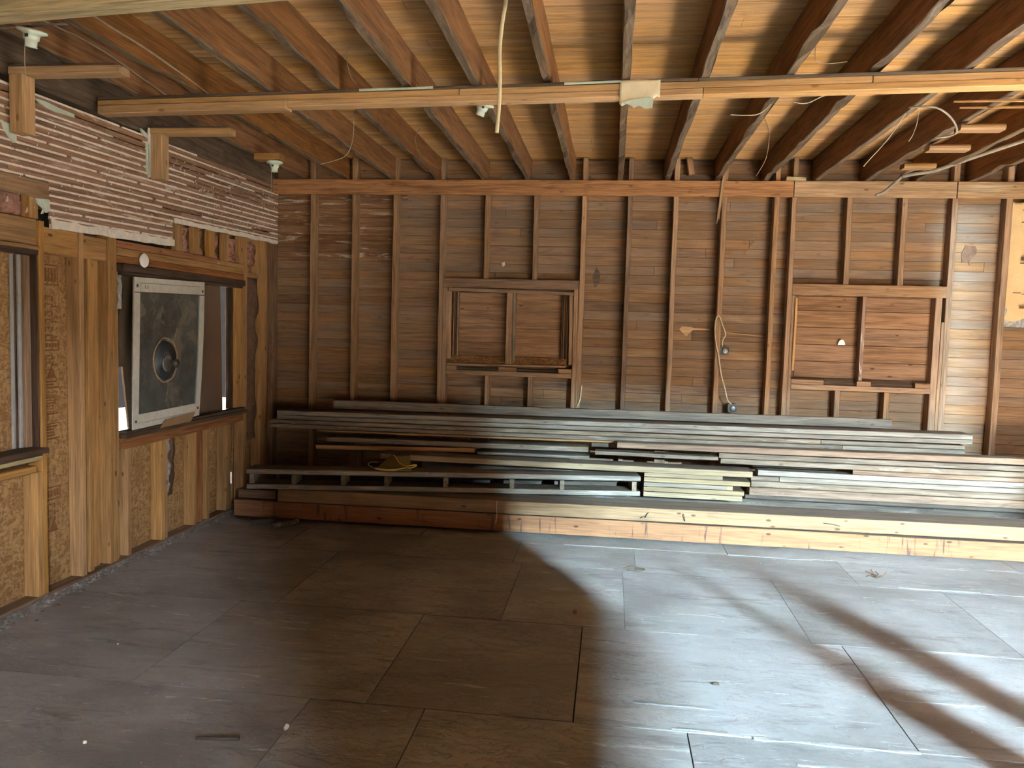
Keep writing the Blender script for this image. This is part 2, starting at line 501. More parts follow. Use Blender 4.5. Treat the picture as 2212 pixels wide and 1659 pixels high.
def prism(name, m, poly, axis, a0, a1, parent=None, origin=None):
    """a polygon in the plane across `axis`, extruded from a0 to a1"""
    def P(u, v, a):
        return {'x': (a, u, v), 'y': (u, a, v), 'z': (u, v, a)}[axis]
    vs = [V3(P(u, v, a0)) for u, v in poly] + [V3(P(u, v, a1)) for u, v in poly]
    c = V3(origin) if origin else sum(vs, V3((0, 0, 0))) / len(vs)
    n = len(poly)
    fs = [tuple(range(n)), tuple(reversed(range(n, 2*n)))] + [(i, i + n, (i+1) % n + n, (i+1) % n) for i in range(n)]
    me = bpy.data.meshes.new(name)
    me.from_pydata([v - c for v in vs], [], fs)
    me.validate()
    import bmesh
    bm = bmesh.new(); bm.from_mesh(me); bmesh.ops.recalc_face_normals(bm, faces=bm.faces); bm.to_mesh(me); bm.free()
    return link(name, me, m, parent, Matrix.Translation(c))

def crumple(name, m, x, y0, y1, z0, z1, amp, parent, nu=8, nv=8, bulge=0.0, side='x', sc_=9.0):
    sd = random.random() * 50
    def fn(u, v):
        a, z = y0 + (y1 - y0) * u, z0 + (z1 - z0) * v
        d = noise.noise(V3((a * sc_ + sd, z * sc_, 0.5))) * amp + noise.noise(V3((a * sc_ * 3, z * sc_ * 3 + sd, 2.5))) * amp * 0.4
        d += bulge * math.sin(math.pi * u) * math.sin(math.pi * v)
        return (x + d, a, z) if side == 'x' else (a, x - d, z)
    return sheet(name, m, fn, nu, nv, 0.006, parent, fn(0.5, 0.0))

# ================================================================ THE SETTING
XL, XR, YB, YR = -3.24, 4.6, 7.10, -2.2

ground = bx('ground', M['earth'], -9, 14, -14, 16, -0.30, -0.06)
tag(ground, 'dusty bare ground outside around the building', 'ground', kind='structure')

# ---- floor: sheets of worn painted board with open seams
floor = empty('floor', (0, 0, 0), 'worn grey painted board floor with open seams and flaking paint', 'floor', kind='structure')
sub = bx('subfloor', M['soot'], -3.40, 4.75, -2.3, 7.25, -0.06, -0.014, floor)
rows = [-2.2, -0.10, 0.98, 2.03, 3.10, 4.15, 5.20, 5.76, 7.12]
seams = [[-3.26, -1.2, 1.2, 4.62], [-3.26, -1.2, 1.2, 4.62], [-3.26, -1.9, 0.4, 2.6, 4.62], [-3.26, -1.22, -0.72, 0.36, 1.62, 2.9, 4.62],
         [-3.26, -2.05, -0.98, -0.10, 1.25, 2.35, 3.5, 4.62], [-3.26, -1.85, -0.55, 0.13, 1.10, 2.15, 3.4, 4.62],
         [-3.26, -2.3, -0.62, 0.22, 1.66, 3.2, 4.62], [-3.26, -1.4, 0.9, 2.9, 4.62]]
for i in range(len(rows) - 1):
    for a, b in zip(seams[i], seams[i][1:]):
        dz = random.uniform(-0.0012, 0.0)
        g = random.uniform(0.0012, 0.0035)
        bx('floor_panel', M['floor'], a + g, b - g, rows[i] + g, rows[i+1] - g, -0.014, dz, floor, axis='x', ch=0.0015)
# torn edges where the paint skin has lifted along the seams, and patches
for (x0, x1, y) in [(0.62, 1.25, 3.095), (1.55, 1.95, 4.165), (0.30, 0.52, 3.12), (0.9, 1.5, 5.74), (-0.3, 0.3, 5.75), (1.9, 2.4, 5.22), (0.75, 1.45, 2.925), (0.15, 0.5, 3.32), (1.3, 1.7, 3.56)]:
    pts = []
    n = 14
    for k in range(n + 1):
        a = x0 + (x1 - x0) * k / n
        pts.append((a, y + 0.010 + 0.018 * noise.noise(V3((a * 5, y, 0)))))
    for k in range(n, -1, -1):
        a = x0 + (x1 - x0) * k / n
        pts.append((a, y - 0.006 + 0.012 * noise.noise(V3((a * 7, y, 4)))))
    prism('paint_flake', M['floor'], pts, 'z', -0.001, 0.0035, floor)

# ---- ceiling: joists and boards above them
ceiling = empty('ceiling', (0, 0, 3.13), 'open plank ceiling of brown boards on exposed joists', 'ceiling', kind='structure')
bx('roof_deck', M['dark'], -3.6, 3.74, -2.5, 7.5, 3.175, 3.24, ceiling, axis='y')
bx('roof_deck', M['dark'], 3.74, 4.9, -2.5, 3.3, 3.175, 3.24, ceiling, axis='y')
bx('roof_deck', M['dark'], 3.74, 4.9, 4.8, 7.5, 3.175, 3.24, ceiling, axis='y')
bx('ceiling_board_wide', M['ceil'], -3.24, 4.6, -2.2, 2.30, 3.13, 3.15, ceiling, axis='x')
y = 2.302
k = 0
while y < 7.09:
    w = 0.098
    cuts = [-3.24, random.choice([-1.85, -1.04, -0.22, 0.58, 1.4]) + 0.0, 4.6]
    if k % 3 == 0: cuts = [-3.24, -1.85, 1.4, 4.6]
    if 3.2 < y < 4.8: cuts[-1] = 3.74          # roof gap added out of view to let sun onto the floor
    for a, b in zip(cuts, cuts[1:]):
        bx('ceiling_board', M['ceil'], a + 0.001, b - 0.001, y, min(y + w, 7.12) - 0.002, 3.13 + random.uniform(0, 0.003), 3.155, ceiling, axis='x', ch=0.003)
    y += w + 0.0015; k += 1
JX = [-2.90, -2.50, -2.05, -1.63, -1.205, -0.815, -0.42, 0.0, 0.405, 0.832, 1.235, 1.655, 2.06, 2.48, 2.90, 3.31]
for i, jx in enumerate(JX):
    bx('joist', [M['joist'], M['joist_edge']], jx, jx + 0.048, -2.2, 7.10, 2.93, 3.129, ceiling, axis='y', seg=60, wob=0.006, ragged=0.045, ch=0.005)
bx('rim_board', M['rim'], -3.245, -3.165, -2.2, 7.08, 2.845, 3.129, ceiling, axis='y', seg=40, wob=0.006, ragged=0.02)
# cleats nailed on the flanks of the right-hand joists
for (x0, x1, yc, zc) in [(2.045, 2.30, 5.14, 2.895), (2.065, 2.325, 5.66, 2.895), (2.11, 2.335, 6.24, 2.895)]:
    bar('cleat', M['timber'], (x0, yc, zc), (x1, yc, zc), 0.10, 0.036, ceiling, seg=2, wob=0.003, ch=0.012)
for (x0, x1, yc, zc) in [(1.80, 3.10, 4.60, 2.905), (1.88, 3.15, 4.72, 2.905)]:
    bar('broken_lath', M['timber'], (x0, yc, zc), (x1, yc, zc), 0.035, 0.022, ceiling, seg=8, wob=0.006, taper=(0.35, 1.0))
bar('upper_cleat', M['stud'], (0.616, 7.03, 3.125), (0.640, 7.03, 2.985), 0.05, 0.06, ceiling, up=(0, 1, 0))

# ---- back wall: studs, ribbon board, narrow sheathing boards and two boarded window openings
wb = empty('wall_back', (0, 7.1, 0), 'back wall of exposed studs over narrow brown sheathing boards', 'wall', kind='structure')
bx('backing', M['dark'], -3.6, -1.42, 7.135, 7.18, -0.05, 3.2, wb, axis='x')
bx('backing', M['dark'], -0.44, 1.58, 7.135, 7.18, -0.05, 3.2, wb, axis='x')
bx('backing', M['dark'], 2.72, 4.9, 7.135, 7.18, -0.05, 3.2, wb, axis='x')
for (a, b) in [(-1.42, -0.44), (1.58, 2.72)]:
    bx('backing', M['dark'], a, b, 7.135, 7.18, -0.05, 1.22, wb, axis='x')
    bx('backing', M['dark'], a, b, 7.135, 7.18, 2.0, 3.2, wb, axis='x')
bx('backing', M['dark'], 1.58, 2.72, 7.135, 7.18, 1.22, 2.0, wb, axis='x')
bx('backing', M['dark'], -1.42, -0.44, 7.135, 7.18, 1.22, 2.0, wb, axis='x')
W1, W2 = (-1.405, -0.455, 1.285, 1.945), (1.60, 2.71, 1.245, 1.965)
course = 0.0813
z = 0.0
butts = [-2.0, -1.15, -0.72, 0.10, 0.52, 0.92, 1.35, 1.96, 2.40, 2.82]
k = 0
while z < 3.12:
    z1 = min(z + course, 3.128)
    cuts = [-3.27]
    nb = random.choice([1, 1, 2])
    for b in sorted(random.sample(butts, nb)): cuts.append(b + random.uniform(0.06, 0.30))
    if 2.15 < z < 2.75 or 1.0 < z < 1.35: cuts.append(-1.985)
    cuts = sorted(cuts) + [4.6]
    spans = []
    for a, b in zip(cuts, cuts[1:]):
        cur = [(a, b)]
        for (wx0, wx1, wz0, wz1) in (W1, W2):
            if z1 > wz0 + 0.03 and z < wz1 - 0.03:
                nxt = []
                for (p, q) in cur:
                    if q <= wx0 or p >= wx1: nxt.append((p, q)); continue
                    if p < wx0: nxt.append((p, wx0))
                    if q > wx1: nxt.append((wx1, q))
                cur = nxt
        spans += cur
    for a, b in spans:
        if b - a < 0.03: continue
        m = M['sheath']
        if a > -1.6 and (z > 2.3 or random.random() < 0.25): m = M['sheath_grey']
        if b < -1.9 and 2.1 < z < 2.78: m = M['sheath_mould']
        if random.random() < 0.06: m = M['stud_dark']
        bx('sheathing_board', m, a + 0.0012, b - 0.0012, YB + random.uniform(0, 0.003), 7.134, z + 0.0006, z1 - 0.0010, wb, axis='x', ch=0.0016)
    z = z1; k += 1

def stud(x0, x1, z0, z1, y0=7.0, m='stud', name='stud', **kw):
    kw.setdefault('seg', 12); kw.setdefault('wob', 0.004)
    return bx(name, M[m], x0, x1, y0, 7.099, z0, z1, wb, axis='z', **kw)
for (a, b, m) in [(-3.222, -3.165, 'stud_dark'), (-2.81, -2.765, 'stud'), (-2.41, -2.365, 'stud'), (-2.022, -1.977, 'stud'), (-1.582, -1.540, 'stud'),
                  (-0.303, -0.258, 'stud'), (0.098, 0.140, 'stud_dark'), (0.495, 0.538, 'stud'), (0.905, 0.950, 'stud'), (1.345, 1.386, 'stud'),
                  (1.492, 1.532, 'stud'), (2.785, 2.832, 'stud'), (3.205, 3.255, 'stud'), (3.62, 3.665, 'stud'), (4.03, 4.075, 'stud')]:
    stud(a, b, 0.0, 3.125, m=m)
# window openings: trimmers, headers, sills, cripples
for (a, b, z0, z1) in [(-1.538, -1.500, 0, 1.965), (-0.346, -0.306, 0, 1.97), (1.533, 1.560, 0, 1.96), (2.703, 2.757, 0, 1.965), (2.759, 2.784, 0, 1.76)]:
    stud(a, b, z0, z1, name='trimmer_stud', seg=6)
for (a, b, z0, z1) in [(-1.172, -1.132, 2.052, 2.93), (-0.728, -0.688, 2.052, 2.93), (1.945, 1.990, 2.062, 2.93), (2.387, 2.432, 2.062, 2.93),
                       (-1.132, -1.090, 0, 1.170), (-0.741, -0.697, 0, 1.175), (1.929, 1.974, 0, 1.150), (2.339, 2.384, 0, 1.148)]:
    stud(a, b, z0, z1, name='cripple_stud', seg=6)
bx('header', M['stud_dark'], -1.538, -0.306, 7.0, 7.099, 1.967, 2.051, wb, seg=4, wob=0.003)
bx('header', M['stud'], 1.533, 2.784, 7.0, 7.099, 1.964, 2.061, wb, seg=4, wob=0.003)
bx('rough_sill', M['stud'], -1.498, -0.347, 7.0, 7.099, 1.172, 1.215, wb)
bx('rough_sill', M['stud'], 1.562, 2.702, 7.0, 7.099, 1.150, 1.194, wb)
lj = [-3.222, 1.496, 2.806, 4.60]
for a, b in zip(lj, lj[1:]):
    bx('ribbon_board', M['ledger' if a < 1 else 'ledger_pale'], a + 0.004, b - 0.004, 6.972, 6.998, 2.792, 2.928, wb, seg=8, wob=0.003, ch=0.004)

w1 = empty('window_1', (-0.93, 7.0, 1.28), 'boarded-up left window opening in the back wall with centre mullion', 'window', kind='structure')
for (a, b) in [(-1.400, -0.945), (-0.898, -0.458)]:
    zs = [1.352, 1.475, 1.618 if a < -1 else 1.612, 1.765, 1.927]
    for z0, z1 in zip(zs, zs[1:]):
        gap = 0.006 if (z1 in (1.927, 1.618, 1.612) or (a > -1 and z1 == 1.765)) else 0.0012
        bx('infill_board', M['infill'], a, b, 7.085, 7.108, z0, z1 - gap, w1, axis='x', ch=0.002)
        if gap > 0.005: bx('raw_edge', M['yellow'], a, b, 7.084, 7.106, z1 - gap + 0.0005, z1 - 0.0012, w1, axis='x', ch=0.0004)  # pale strip paints the light caught on the board edge
bx('mullion', M['stud'], -0.952, -0.898, 7.0, 7.082, 1.272, 1.931, w1)
bx('mullion_strip', M['grey_brown'], -0.897, -0.872, 7.04, 7.082, 1.30, 1.931, w1)
bar('head_strip', M['stud'], (-1.482, 6.99, 1.950), (-0.350, 6.99, 1.930), 0.018, 0.030, w1)
bar('casing', M['stud'], (-1.478, 7.02, 1.318), (-1.484, 7.02, 1.932), 0.040, 0.02, w1, up=(0, 1, 0))
bar('casing', M['stud'], (-0.362, 7.02, 1.290), (-0.370, 7.02, 1.912), 0.034, 0.02, w1, up=(0, 1, 0))
for xx, mm in [(-1.446, 'stud'), (-1.428, 'dark'), (-1.409, 'stud'), (-0.448, 'dark'), (-0.430, 'framing_dark'), (-0.412, 'dark'), (-0.397, 'stud')]:
    bx('stop_strip', M[mm], xx - 0.006, xx + 0.006, 7.045, 7.083, 1.345, 1.927, w1)
for (a, b) in [(-1.492, -0.956), (-0.894, -0.392)]:
    prism('strand_board_ledge', M['osb'], [(7.03, 1.286), (7.03, 1.292), (7.09, 1.348), (7.105, 1.348), (7.105, 1.286)], 'x', a, b, w1)
bar('stool', M['stud'], (-1.485, 7.0, 1.266), (-0.400, 7.0, 1.278), 0.06, 0.018, w1)
for (a, b) in [(-1.497, -1.40), (-1.010, -0.847), (-0.466, -0.348)]:
    bx('sill_block', M['stud'], a, b, 7.0, 7.095, 1.216, 1.256, w1)
bx('sill_board', M['rim'], -1.497, -0.348, 7.055, 7.098, 1.216, 1.240, w1)

w2 = empty('window_2', (2.14, 7.0, 1.24), 'boarded-up right window opening in the back wall with peeling white mullion', 'window', kind='structure')
for (a, b) in [(1.602, 2.132), (2.150, 2.706)]:
    zs = [1.252, 1.396, 1.542, 1.692, 1.836, 1.962]
    for z0, z1 in zip(zs, zs[1:]):
        bx('infill_board', M['infill'], a, b, 7.088 + random.uniform(0, 0.004), 7.112, z0 + 0.001, z1 - 0.002, w2, axis='x', ch=0.003)
bar('mullion', M['mullion'], (2.128, 7.035, 1.243), (2.128, 7.035, 1.963), 0.032, 0.09, w2, up=(0, 1, 0), seg=10, wob=0.004)
bar('lath_strip', M['pine'], (1.567, 6.99, 1.312), (1.569, 6.99, 1.940), 0.020, 0.012, w2, up=(0, 1, 0), seg=6, wob=0.006)
for (a, b) in [(1.562, 1.832), (2.106, 2.222), (2.582, 2.702)]:
    bx('sill_block', M['stud'], a, b, 7.0, 7.095, 1.195, 1.236, w2)
prism('sill_board', M['rim'], [(7.045, 1.196), (7.045, 1.215), (7.086, 1.25), (7.098, 1.25), (7.098, 1.196)], 'x', 1.562, 2.702, w2)
plug = [(1.980 + 0.030 * math.cos(a), 1.544 + 0.046 * math.sin(a)) for a in [math.pi * i / 12 for i in range(13)]]
prism('half_moon_plug', M['foam'], plug, 'y', 7.062, 7.087, w2)

# small marks of wear on the back wall
prism('torn_patch', M['pine'], [(0.595, 1.645), (0.62, 1.668), (0.70, 1.664), (0.725, 1.655), (0.86, 1.652), (0.862, 1.643), (0.72, 1.640), (0.69, 1.615), (0.66, 1.575), (0.635, 1.60)], 'y', 7.094, 7.101, wb)
prism('paint_scrap', M['plaster_bit'], [(-1.02, 2.20), (-0.995, 2.215), (-0.985, 2.185), (-1.01, 2.165)], 'y', 7.095, 7.1015, wb)
prism('tar_patch', M['felt'], [(2.92, 2.34), (2.95, 2.42), (3.03, 2.41), (3.05, 2.36), (3.00, 2.30), (2.99, 2.25), (2.975, 2.29), (2.93, 2.27)], 'y', 7.095, 7.1015, wb)
prism('tar_patch', M['rim'], [(-0.19, 2.08), (-0.16, 2.19), (-0.12, 2.12), (-0.13, 2.03), (-0.17, 2.00)], 'y', 7.095, 7.1015, wb)
bar('pale_gouge', M['pine'], (1.32, 7.099, 1.60), (0.99, 7.099, 1.625), 0.006, 0.008, wb)
bar('pale_gouge', M['pine'], (1.12, 7.099, 2.33), (1.25, 7.099, 2.50), 0.006, 0.006, wb, seg=4, wob=0.02)
prism('white_scrap', M['plaster_bit'], [(-3.09, 0.62), (-3.06, 0.70), (-3.04, 0.66), (-3.05, 0.60)], 'y', 7.09, 7.101, wb)

# ---- left wall
wl = empty('wall_left', (-3.15, 3.5, 0), 'left wall of pine framing and strand board below old plaster lath', 'wall', kind='structure')
XO = -3.24
def osbp(y0, y1, z0, z1, name='strand_board_panel'):
    return bx(name, M['osb'], XO - 0.012, XO, y0, y1, z0, z1, wl, axis='y', ch=0.001)
osbp(-2.2, 2.9, 0, 2.84)
osbp(2.902, 3.97, 0, 0.80); osbp(2.902, 3.97, 1.96, 2.84)
osbp(3.972, 4.64, 0, 2.84)
osbp(4.642, 6.17, 0, 0.79); osbp(6.172, 6.33, 0.105, 0.79); osbp(4.642, 6.36, 1.95, 2.84)
osbp(6.362, 7.10, 0, 2.84)
osbp(2.902, 3.97, 0.80, 1.96, 'window_cover_panel')
# outer skin keeps daylight out except at the slits round window 4
for (y0, y1, z0, z1) in [(-2.2, 4.66, -0.05, 3.2), (7.0, 7.14, -0.05, 3.2), (4.66, 6.5, -0.05, 0.72), (6.5, 7.0, 0.2, 0.72), (4.66, 7.0, 2.02, 3.2)]:
    bx('outer_skin', M['dark'], -3.50, -3.46, y0, y1, z0, z1, wl, axis='y')
bx('outer_skin', M['dark'], -3.46, -3.255, 4.55, 4.60, 0.0, 2.9, wl)
bx('outer_skin', M['dark'], -3.46, -3.255, 7.0, 7.04, 0.0, 2.9, wl)
bx('outer_skin', M['dark'], -3.46, -3.255, 4.60, 7.0, 0.66, 0.72, wl)
bx('outer_skin', M['dark'], -3.46, -3.255, 4.60, 7.0, 2.02, 2.08, wl)

def ls(y0, y1, z0, z1, x0=-3.238, x1=-3.15, m='framing', name='stud', axis='z', **kw):
    kw.setdefault('seg', 8 if z1 - z0 > 1 else 2); kw.setdefault('wob', 0.003)
    return bx(name, M[m], x0, x1, y0, y1, z0, z1, wl, axis=axis, **kw)
ls(3.965, 4.005, 0.02, 2.125)                                  # beside window 3
ls(3.922, 3.963, 0.02, 0.728, name='trimmer_stud')
ls(4.295, 4.335, 0.02, 2.125)
ls(4.383, 4.424, 0.02, 1.952, x1=-3.162, name='trimmer_stud')
ls(4.470, 4.530, 0.02, 1.952, x1=-3.20, name='trimmer_stud')
ls(4.560, 4.600, 0.02, 2.14)
ls(4.602, 4.644, 0.02, 2.14)
ls(4.646, 4.686, 0.02, 1.90, x1=-3.170, name='trimmer_stud')
ls(4.007, 4.294, 1.955, 2.098, x1=-3.165, name='header', axis='y')
ls(4.336, 4.559, 1.955, 2.092, x1=-3.165, name='header', axis='y')
ls(3.10, 3.963, 1.985, 2.130, x1=-3.165, name='header', axis='y')
ls(3.64, 3.70, 2.132, 2.26, name='cripple_stud')
ls(3.90, 3.963, 2.132, 2.26, name='cripple_stud')
# window 4 head: two plates and a dark frame
ls(4.646, 5.92, 2.055, 2.100, m='framing_dark', name='head_plate', axis='y')
ls(4.646, 6.379, 2.004, 2.053, name='head_plate', axis='y')
ls(5.922, 6.379, 2.055, 2.090, name='head_plate', axis='y')
ls(4.646, 6.379, 1.955, 2.002, m='framing_dark', name='head_plate', axis='y')
for (a, b, z1) in [(5.325, 5.415, 2.29), (5.567, 5.655, 2.30), (5.795, 5.882, 2.305), (6.030, 6.117, 2.31), (6.29, 6.378, 2.315)]:
    ls(a, b, 2.092 if a > 5.9 else 2.102, z1, x0=-3.19, name='cripple_stud')
ls(6.381, 6.440, 0.02, 2.32)
ls(6.70, 6.845, 0.02, 2.33)
ls(6.442, 6.699, 1.99, 2.03, x1=-3.17, name='header', axis='y')
ls(4.70, 6.379, 0.742, 0.812, m='framing_dark', name='rough_sill', axis='y')
for (a, b, m) in [(5.135, 5.172, 'framing'), (5.176, 5.214, 'framing'), (5.57, 5.612, 'framing'), (5.66, 5.70, 'framing_dark'), (5.762, 5.802, 'framing'), (6.075, 6.115, 'framing'), (6.119, 6.160, 'framing'), (4.742, 4.782, 'framing')]:
    ls(a, b, 0.02, 0.740, m=m, name='cripple_stud')
ls(3.10, 3.920, 0.730, 0.768, x0=-3.238, name='rough_sill', axis='y')
ls(3.00, 7.08, 0.0, 0.018, m='stud_dark', name='sole_plate', axis='y', x0=-3.236)
ls(2.90, 2.94, 0.02, 2.84)
for yy in (0.1, 0.5, 0.9, 1.3, 1.7, 2.1, 2.5): ls(yy, yy + 0.04, 0.02, 2.84)

# insulation and building paper showing in the cavities
crumple('insulation', M['pink'], -3.205, 3.705, 3.895, 2.135, 2.255, 0.02, wl, bulge=0.02)
for (a, b) in [(5.42, 5.563), (5.66, 5.79), (5.886, 6.025), (6.12, 6.287), (6.444, 6.698)]:
    crumple('insulation', M['pink'], -3.20, a, b, 2.10, 2.29, 0.05, wl, 6, 8, sc_=14)
crumple('building_paper', M['felt'], -3.19, 6.444, 6.698, 0.55, 1.985, 0.035, wl, 6, 24, bulge=0.02, sc_=5)
crumple('building_paper', M['felt'], -3.215, 5.216, 5.40, 0.30, 0.735, 0.02, wl, 6, 12, bulge=0.01)
crumple('torn_insulation', M['wool'], -3.19, 5.23, 5.30, 0.34, 0.735, 0.03, wl, 4, 14, sc_=22)
crumple('stained_paper', M['felt'], -3.222, 4.44, 4.555, 0.02, 0.62, 0.012, wl, 5, 12)
crumple('torn_insulation', M['wool'], -3.150, 4.650, 4.700, 1.66, 1.88, 0.02, wl, 4, 8, sc_=22)

# stamped marks on the strand board strip between the studs
def mark(y0, y1, z0, z1): bx('stamp_mark', M['ink'], XO - 0.001, XO + 0.0012, y0, y1, z0, z1, wl, axis='y', ch=0.0002)
ya, yb_ = 4.10, 4.225
def stamp_box(z0, z1):
    mark(ya, yb_, z0, z0 + 0.008); mark(ya, yb_, z1 - 0.008, z1)
    mark(ya, ya + 0.008, z0 + 0.009, z1 - 0.009); mark(yb_ - 0.008, yb_, z0 + 0.009, z1 - 0.009)
    for q in range(4): mark(ya + 0.018 + q * 0.025, ya + 0.034 + q * 0.025, z0 + 0.02, z1 - 0.02)
def stamp_lines(z0, n, dz=0.017):
    for q in range(n):
        e = random.uniform(0, 0.05)
        mark(ya + 0.004, yb_ - e, z0 - q * dz, z0 - q * dz + random.choice([0.004, 0.006, 0.010]))
def stamp_glyphs(z0, n, dz=0.045):
    for q in range(n):
        zz = z0 - q * dz
        mark(ya + 0.01, ya + 0.022, zz - 0.028, zz); mark(ya + 0.03, ya + 0.060, zz - 0.008, zz); mark(ya + 0.068, ya + 0.078, zz - 0.026, zz)
        if q % 2: mark(ya + 0.084, ya + 0.112, zz - 0.02, zz - 0.012)
stamp_box(1.78, 1.90); stamp_glyphs(1.72, 6); stamp_box(1.40, 1.465)
stamp_glyphs(1.375, 3, 0.04)
for zt in (1.24, 0.33):
    prism('stamp_triangle', M['ink'], [(4.125, zt), (4.20, zt), (4.1625, zt + 0.075)], 'x', XO - 0.001, XO + 0.0015, wl)
stamp_lines(1.215, 3); stamp_lines(1.155, 9, 0.016); stamp_lines(0.97, 6, 0.018)
stamp_box(0.52, 0.60); stamp_glyphs(0.50, 3, 0.04)

# lath with plaster keys over the upper part of the left wall
def lz(z, y): return z + 0.024 * (y - 5.3)
pitch = 0.0405
i = 0
zt = 2.828
while zt - pitch > 2.115:
    z0 = zt - pitch + 0.008
    yl = 2.9 if zt > 2.36 else 4.05
    yr = 7.06
    if z0 < 2.305: yr = 5.285
    cuts = [yl] + ([random.choice([3.35, 3.75, 4.15, 4.55]) + random.uniform(-0.02, 0.02)] if zt > 2.36 else []) + [5.0 + random.choice([0, 0.4]), yr]
    cuts = sorted(c for c in set(cuts) if yl <= c <= yr)
    for a, b in zip(cuts, cuts[1:]):
        if b - a < 0.05: continue
        bar('lath', M['lath'], (-3.154, a + 0.002, lz((z0 + zt)/2, a)), (-3.154, b - 0.002, lz((z0 + zt)/2, b)), 0.008, zt - z0, wl, seg=6, wob=0.002, ch=0.0015)
    zt -= pitch
zt = 2.828; first = True
while zt > 2.17:
    yl = 2.9 if zt > 2.36 else 4.05
    yr = 7.06 if zt > 2.305 else 5.285
    segs = []
    y0 = yl
    while y0 < yr - 0.05:
        y1 = min(yr, y0 + random.uniform(0.25, 0.9))
        if random.random() < (0.95 if zt < 2.68 else 0.62): segs.append((y0, y1))
        y0 = y1 + random.uniform(0.0, 0.05)
    vs, fs = [], []
    for (a, b) in segs:
        n = max(2, int((b - a) / 0.06))
        base = len(vs)
        for q in range(n + 1):
            yy = a + (b - a) * q / n
            hh = 0.0072 + 0.004 * noise.noise(V3((yy * 9, zt * 30, 1)))
            pr = -3.1485 + 0.004 * noise.noise(V3((yy * 12, zt * 20, 7)))
            zc = lz(zt + 0.004, yy)
            vs += [(-3.160, yy, zc - hh), (pr, yy, zc - hh * 0.8), (pr, yy, zc + hh * 0.8), (-3.160, yy, zc + hh)]
        for q in range(n):
            for j in range(4):
                p0 = base + q * 4 + j; p1 = base + q * 4 + (j + 1) % 4
                fs.append((p0, p0 + 4, p1 + 4, p1))
        fs += [(base, base + 1, base + 2, base + 3), (base + n*4 + 3, base + n*4 + 2, base + n*4 + 1, base + n*4)]
    if vs:
        me = bpy.data.meshes.new('plaster_key'); me.from_pydata([V3(v) - V3(vs[0]) for v in vs], [], fs)
        o = link('plaster_key', me, M['plaster'], wl, Matrix.Translation(vs[0]))
    zt -= pitch
# nail-line crumbs of plaster across the far half of the lath
vs, fs = [], []
for q in range(420):
    yy = 5.0 + 2.0 * random.random() ** 0.8
    zz = random.uniform(2.34, 2.76)
    if random.random() < 0.3: yy = random.uniform(3.2, 5.0); zz = random.uniform(2.2, 2.7)
    s = random.uniform(0.004, 0.012)
    b = len(vs)
    for (dx, dy, dz) in [(-0.006, -s, -s * 1.6), (-0.006, s, -s), (-0.006, s * 0.6, s * 1.8), (0.005, 0, 0)]:
        vs.append((-3.150 + dx, yy + dy, lz(zz, yy) + dz))
    fs += [(b, b+1, b+3), (b+1, b+2, b+3), (b+2, b, b+3), (b, b+2, b+1)]
me = bpy.data.meshes.new('plaster_crumbs'); me.from_pydata([V3(v) - V3((-3.15, 5.5, 2.5)) for v in vs], [], fs)
o = link('plaster_crumbs', me, M['plaster'], wl, Matrix.Translation((-3.15, 5.5, 2.5))); o['kind'] = 'stuff'
# rough plaster borders, the plain board of the first bay, mint scraps
def ragged_strip(name, m, y0, y1, zc, h, x0, x1):
    n = max(4, int((y1 - y0) / 0.04)); top, bot = [], []
    for q in range(n + 1):
        yy = y0 + (y1 - y0) * q / n
        top.append((yy, lz(zc, yy) + h/2 + 0.012 * noise.noise(V3((yy * 11, zc * 9, 3)))))
        bot.append((yy, lz(zc, yy) - h/2 + 0.012 * noise.noise(V3((yy * 9, zc * 7, 8)))))
    return prism(name, m, top + bot[::-1], 'x', x0, x1, wl)
ragged_strip('plaster_border', M['plaster'], 4.06, 5.30, 2.150, 0.05, -3.162, -3.143)
ragged_strip('plaster_border', M['plaster'], 5.30, 7.05, 2.313, 0.035, -3.162, -3.144)
bx('plain_board', M['stud'], -3.162, -3.148, 2.9, 4.045, 2.245, 2.335, wl)
bx('plain_board', M['grey_brown'], -3.160, -3.150, 2.9, 4.045, 2.338, 2.358, wl)
for poly in [[(3.93, 2.24), (4.04, 2.25), (4.045, 2.19), (4.02, 2.175), (3.99, 2.20), (3.95, 2.215)],
             [(3.93, 2.775), (4.02, 2.782), (4.13, 2.775), (4.25, 2.775), (4.255, 2.755), (4.10, 2.745), (4.02, 2.75)],
             [(3.70, 2.60), (3.80, 2.575), (3.805, 2.52), (3.78, 2.50), (3.75, 2.53), (3.72, 2.56)],
             [(4.90, 2.86), (4.97, 2.84), (4.985, 2.81), (4.93, 2.82)],
             [(4.96, 2.79), (4.99, 2.78), (4.99, 2.55), (4.965, 2.60)]]:
    prism('mint_plaster_scrap', M['mint'], poly, 'x', -3.155, -3.141, wl)
bx('dark_gap', M['soot'], -3.236, -3.225, 4.02, 5.30, 2.11, 2.20, wl)  # black strip standing in for shade in the open gap

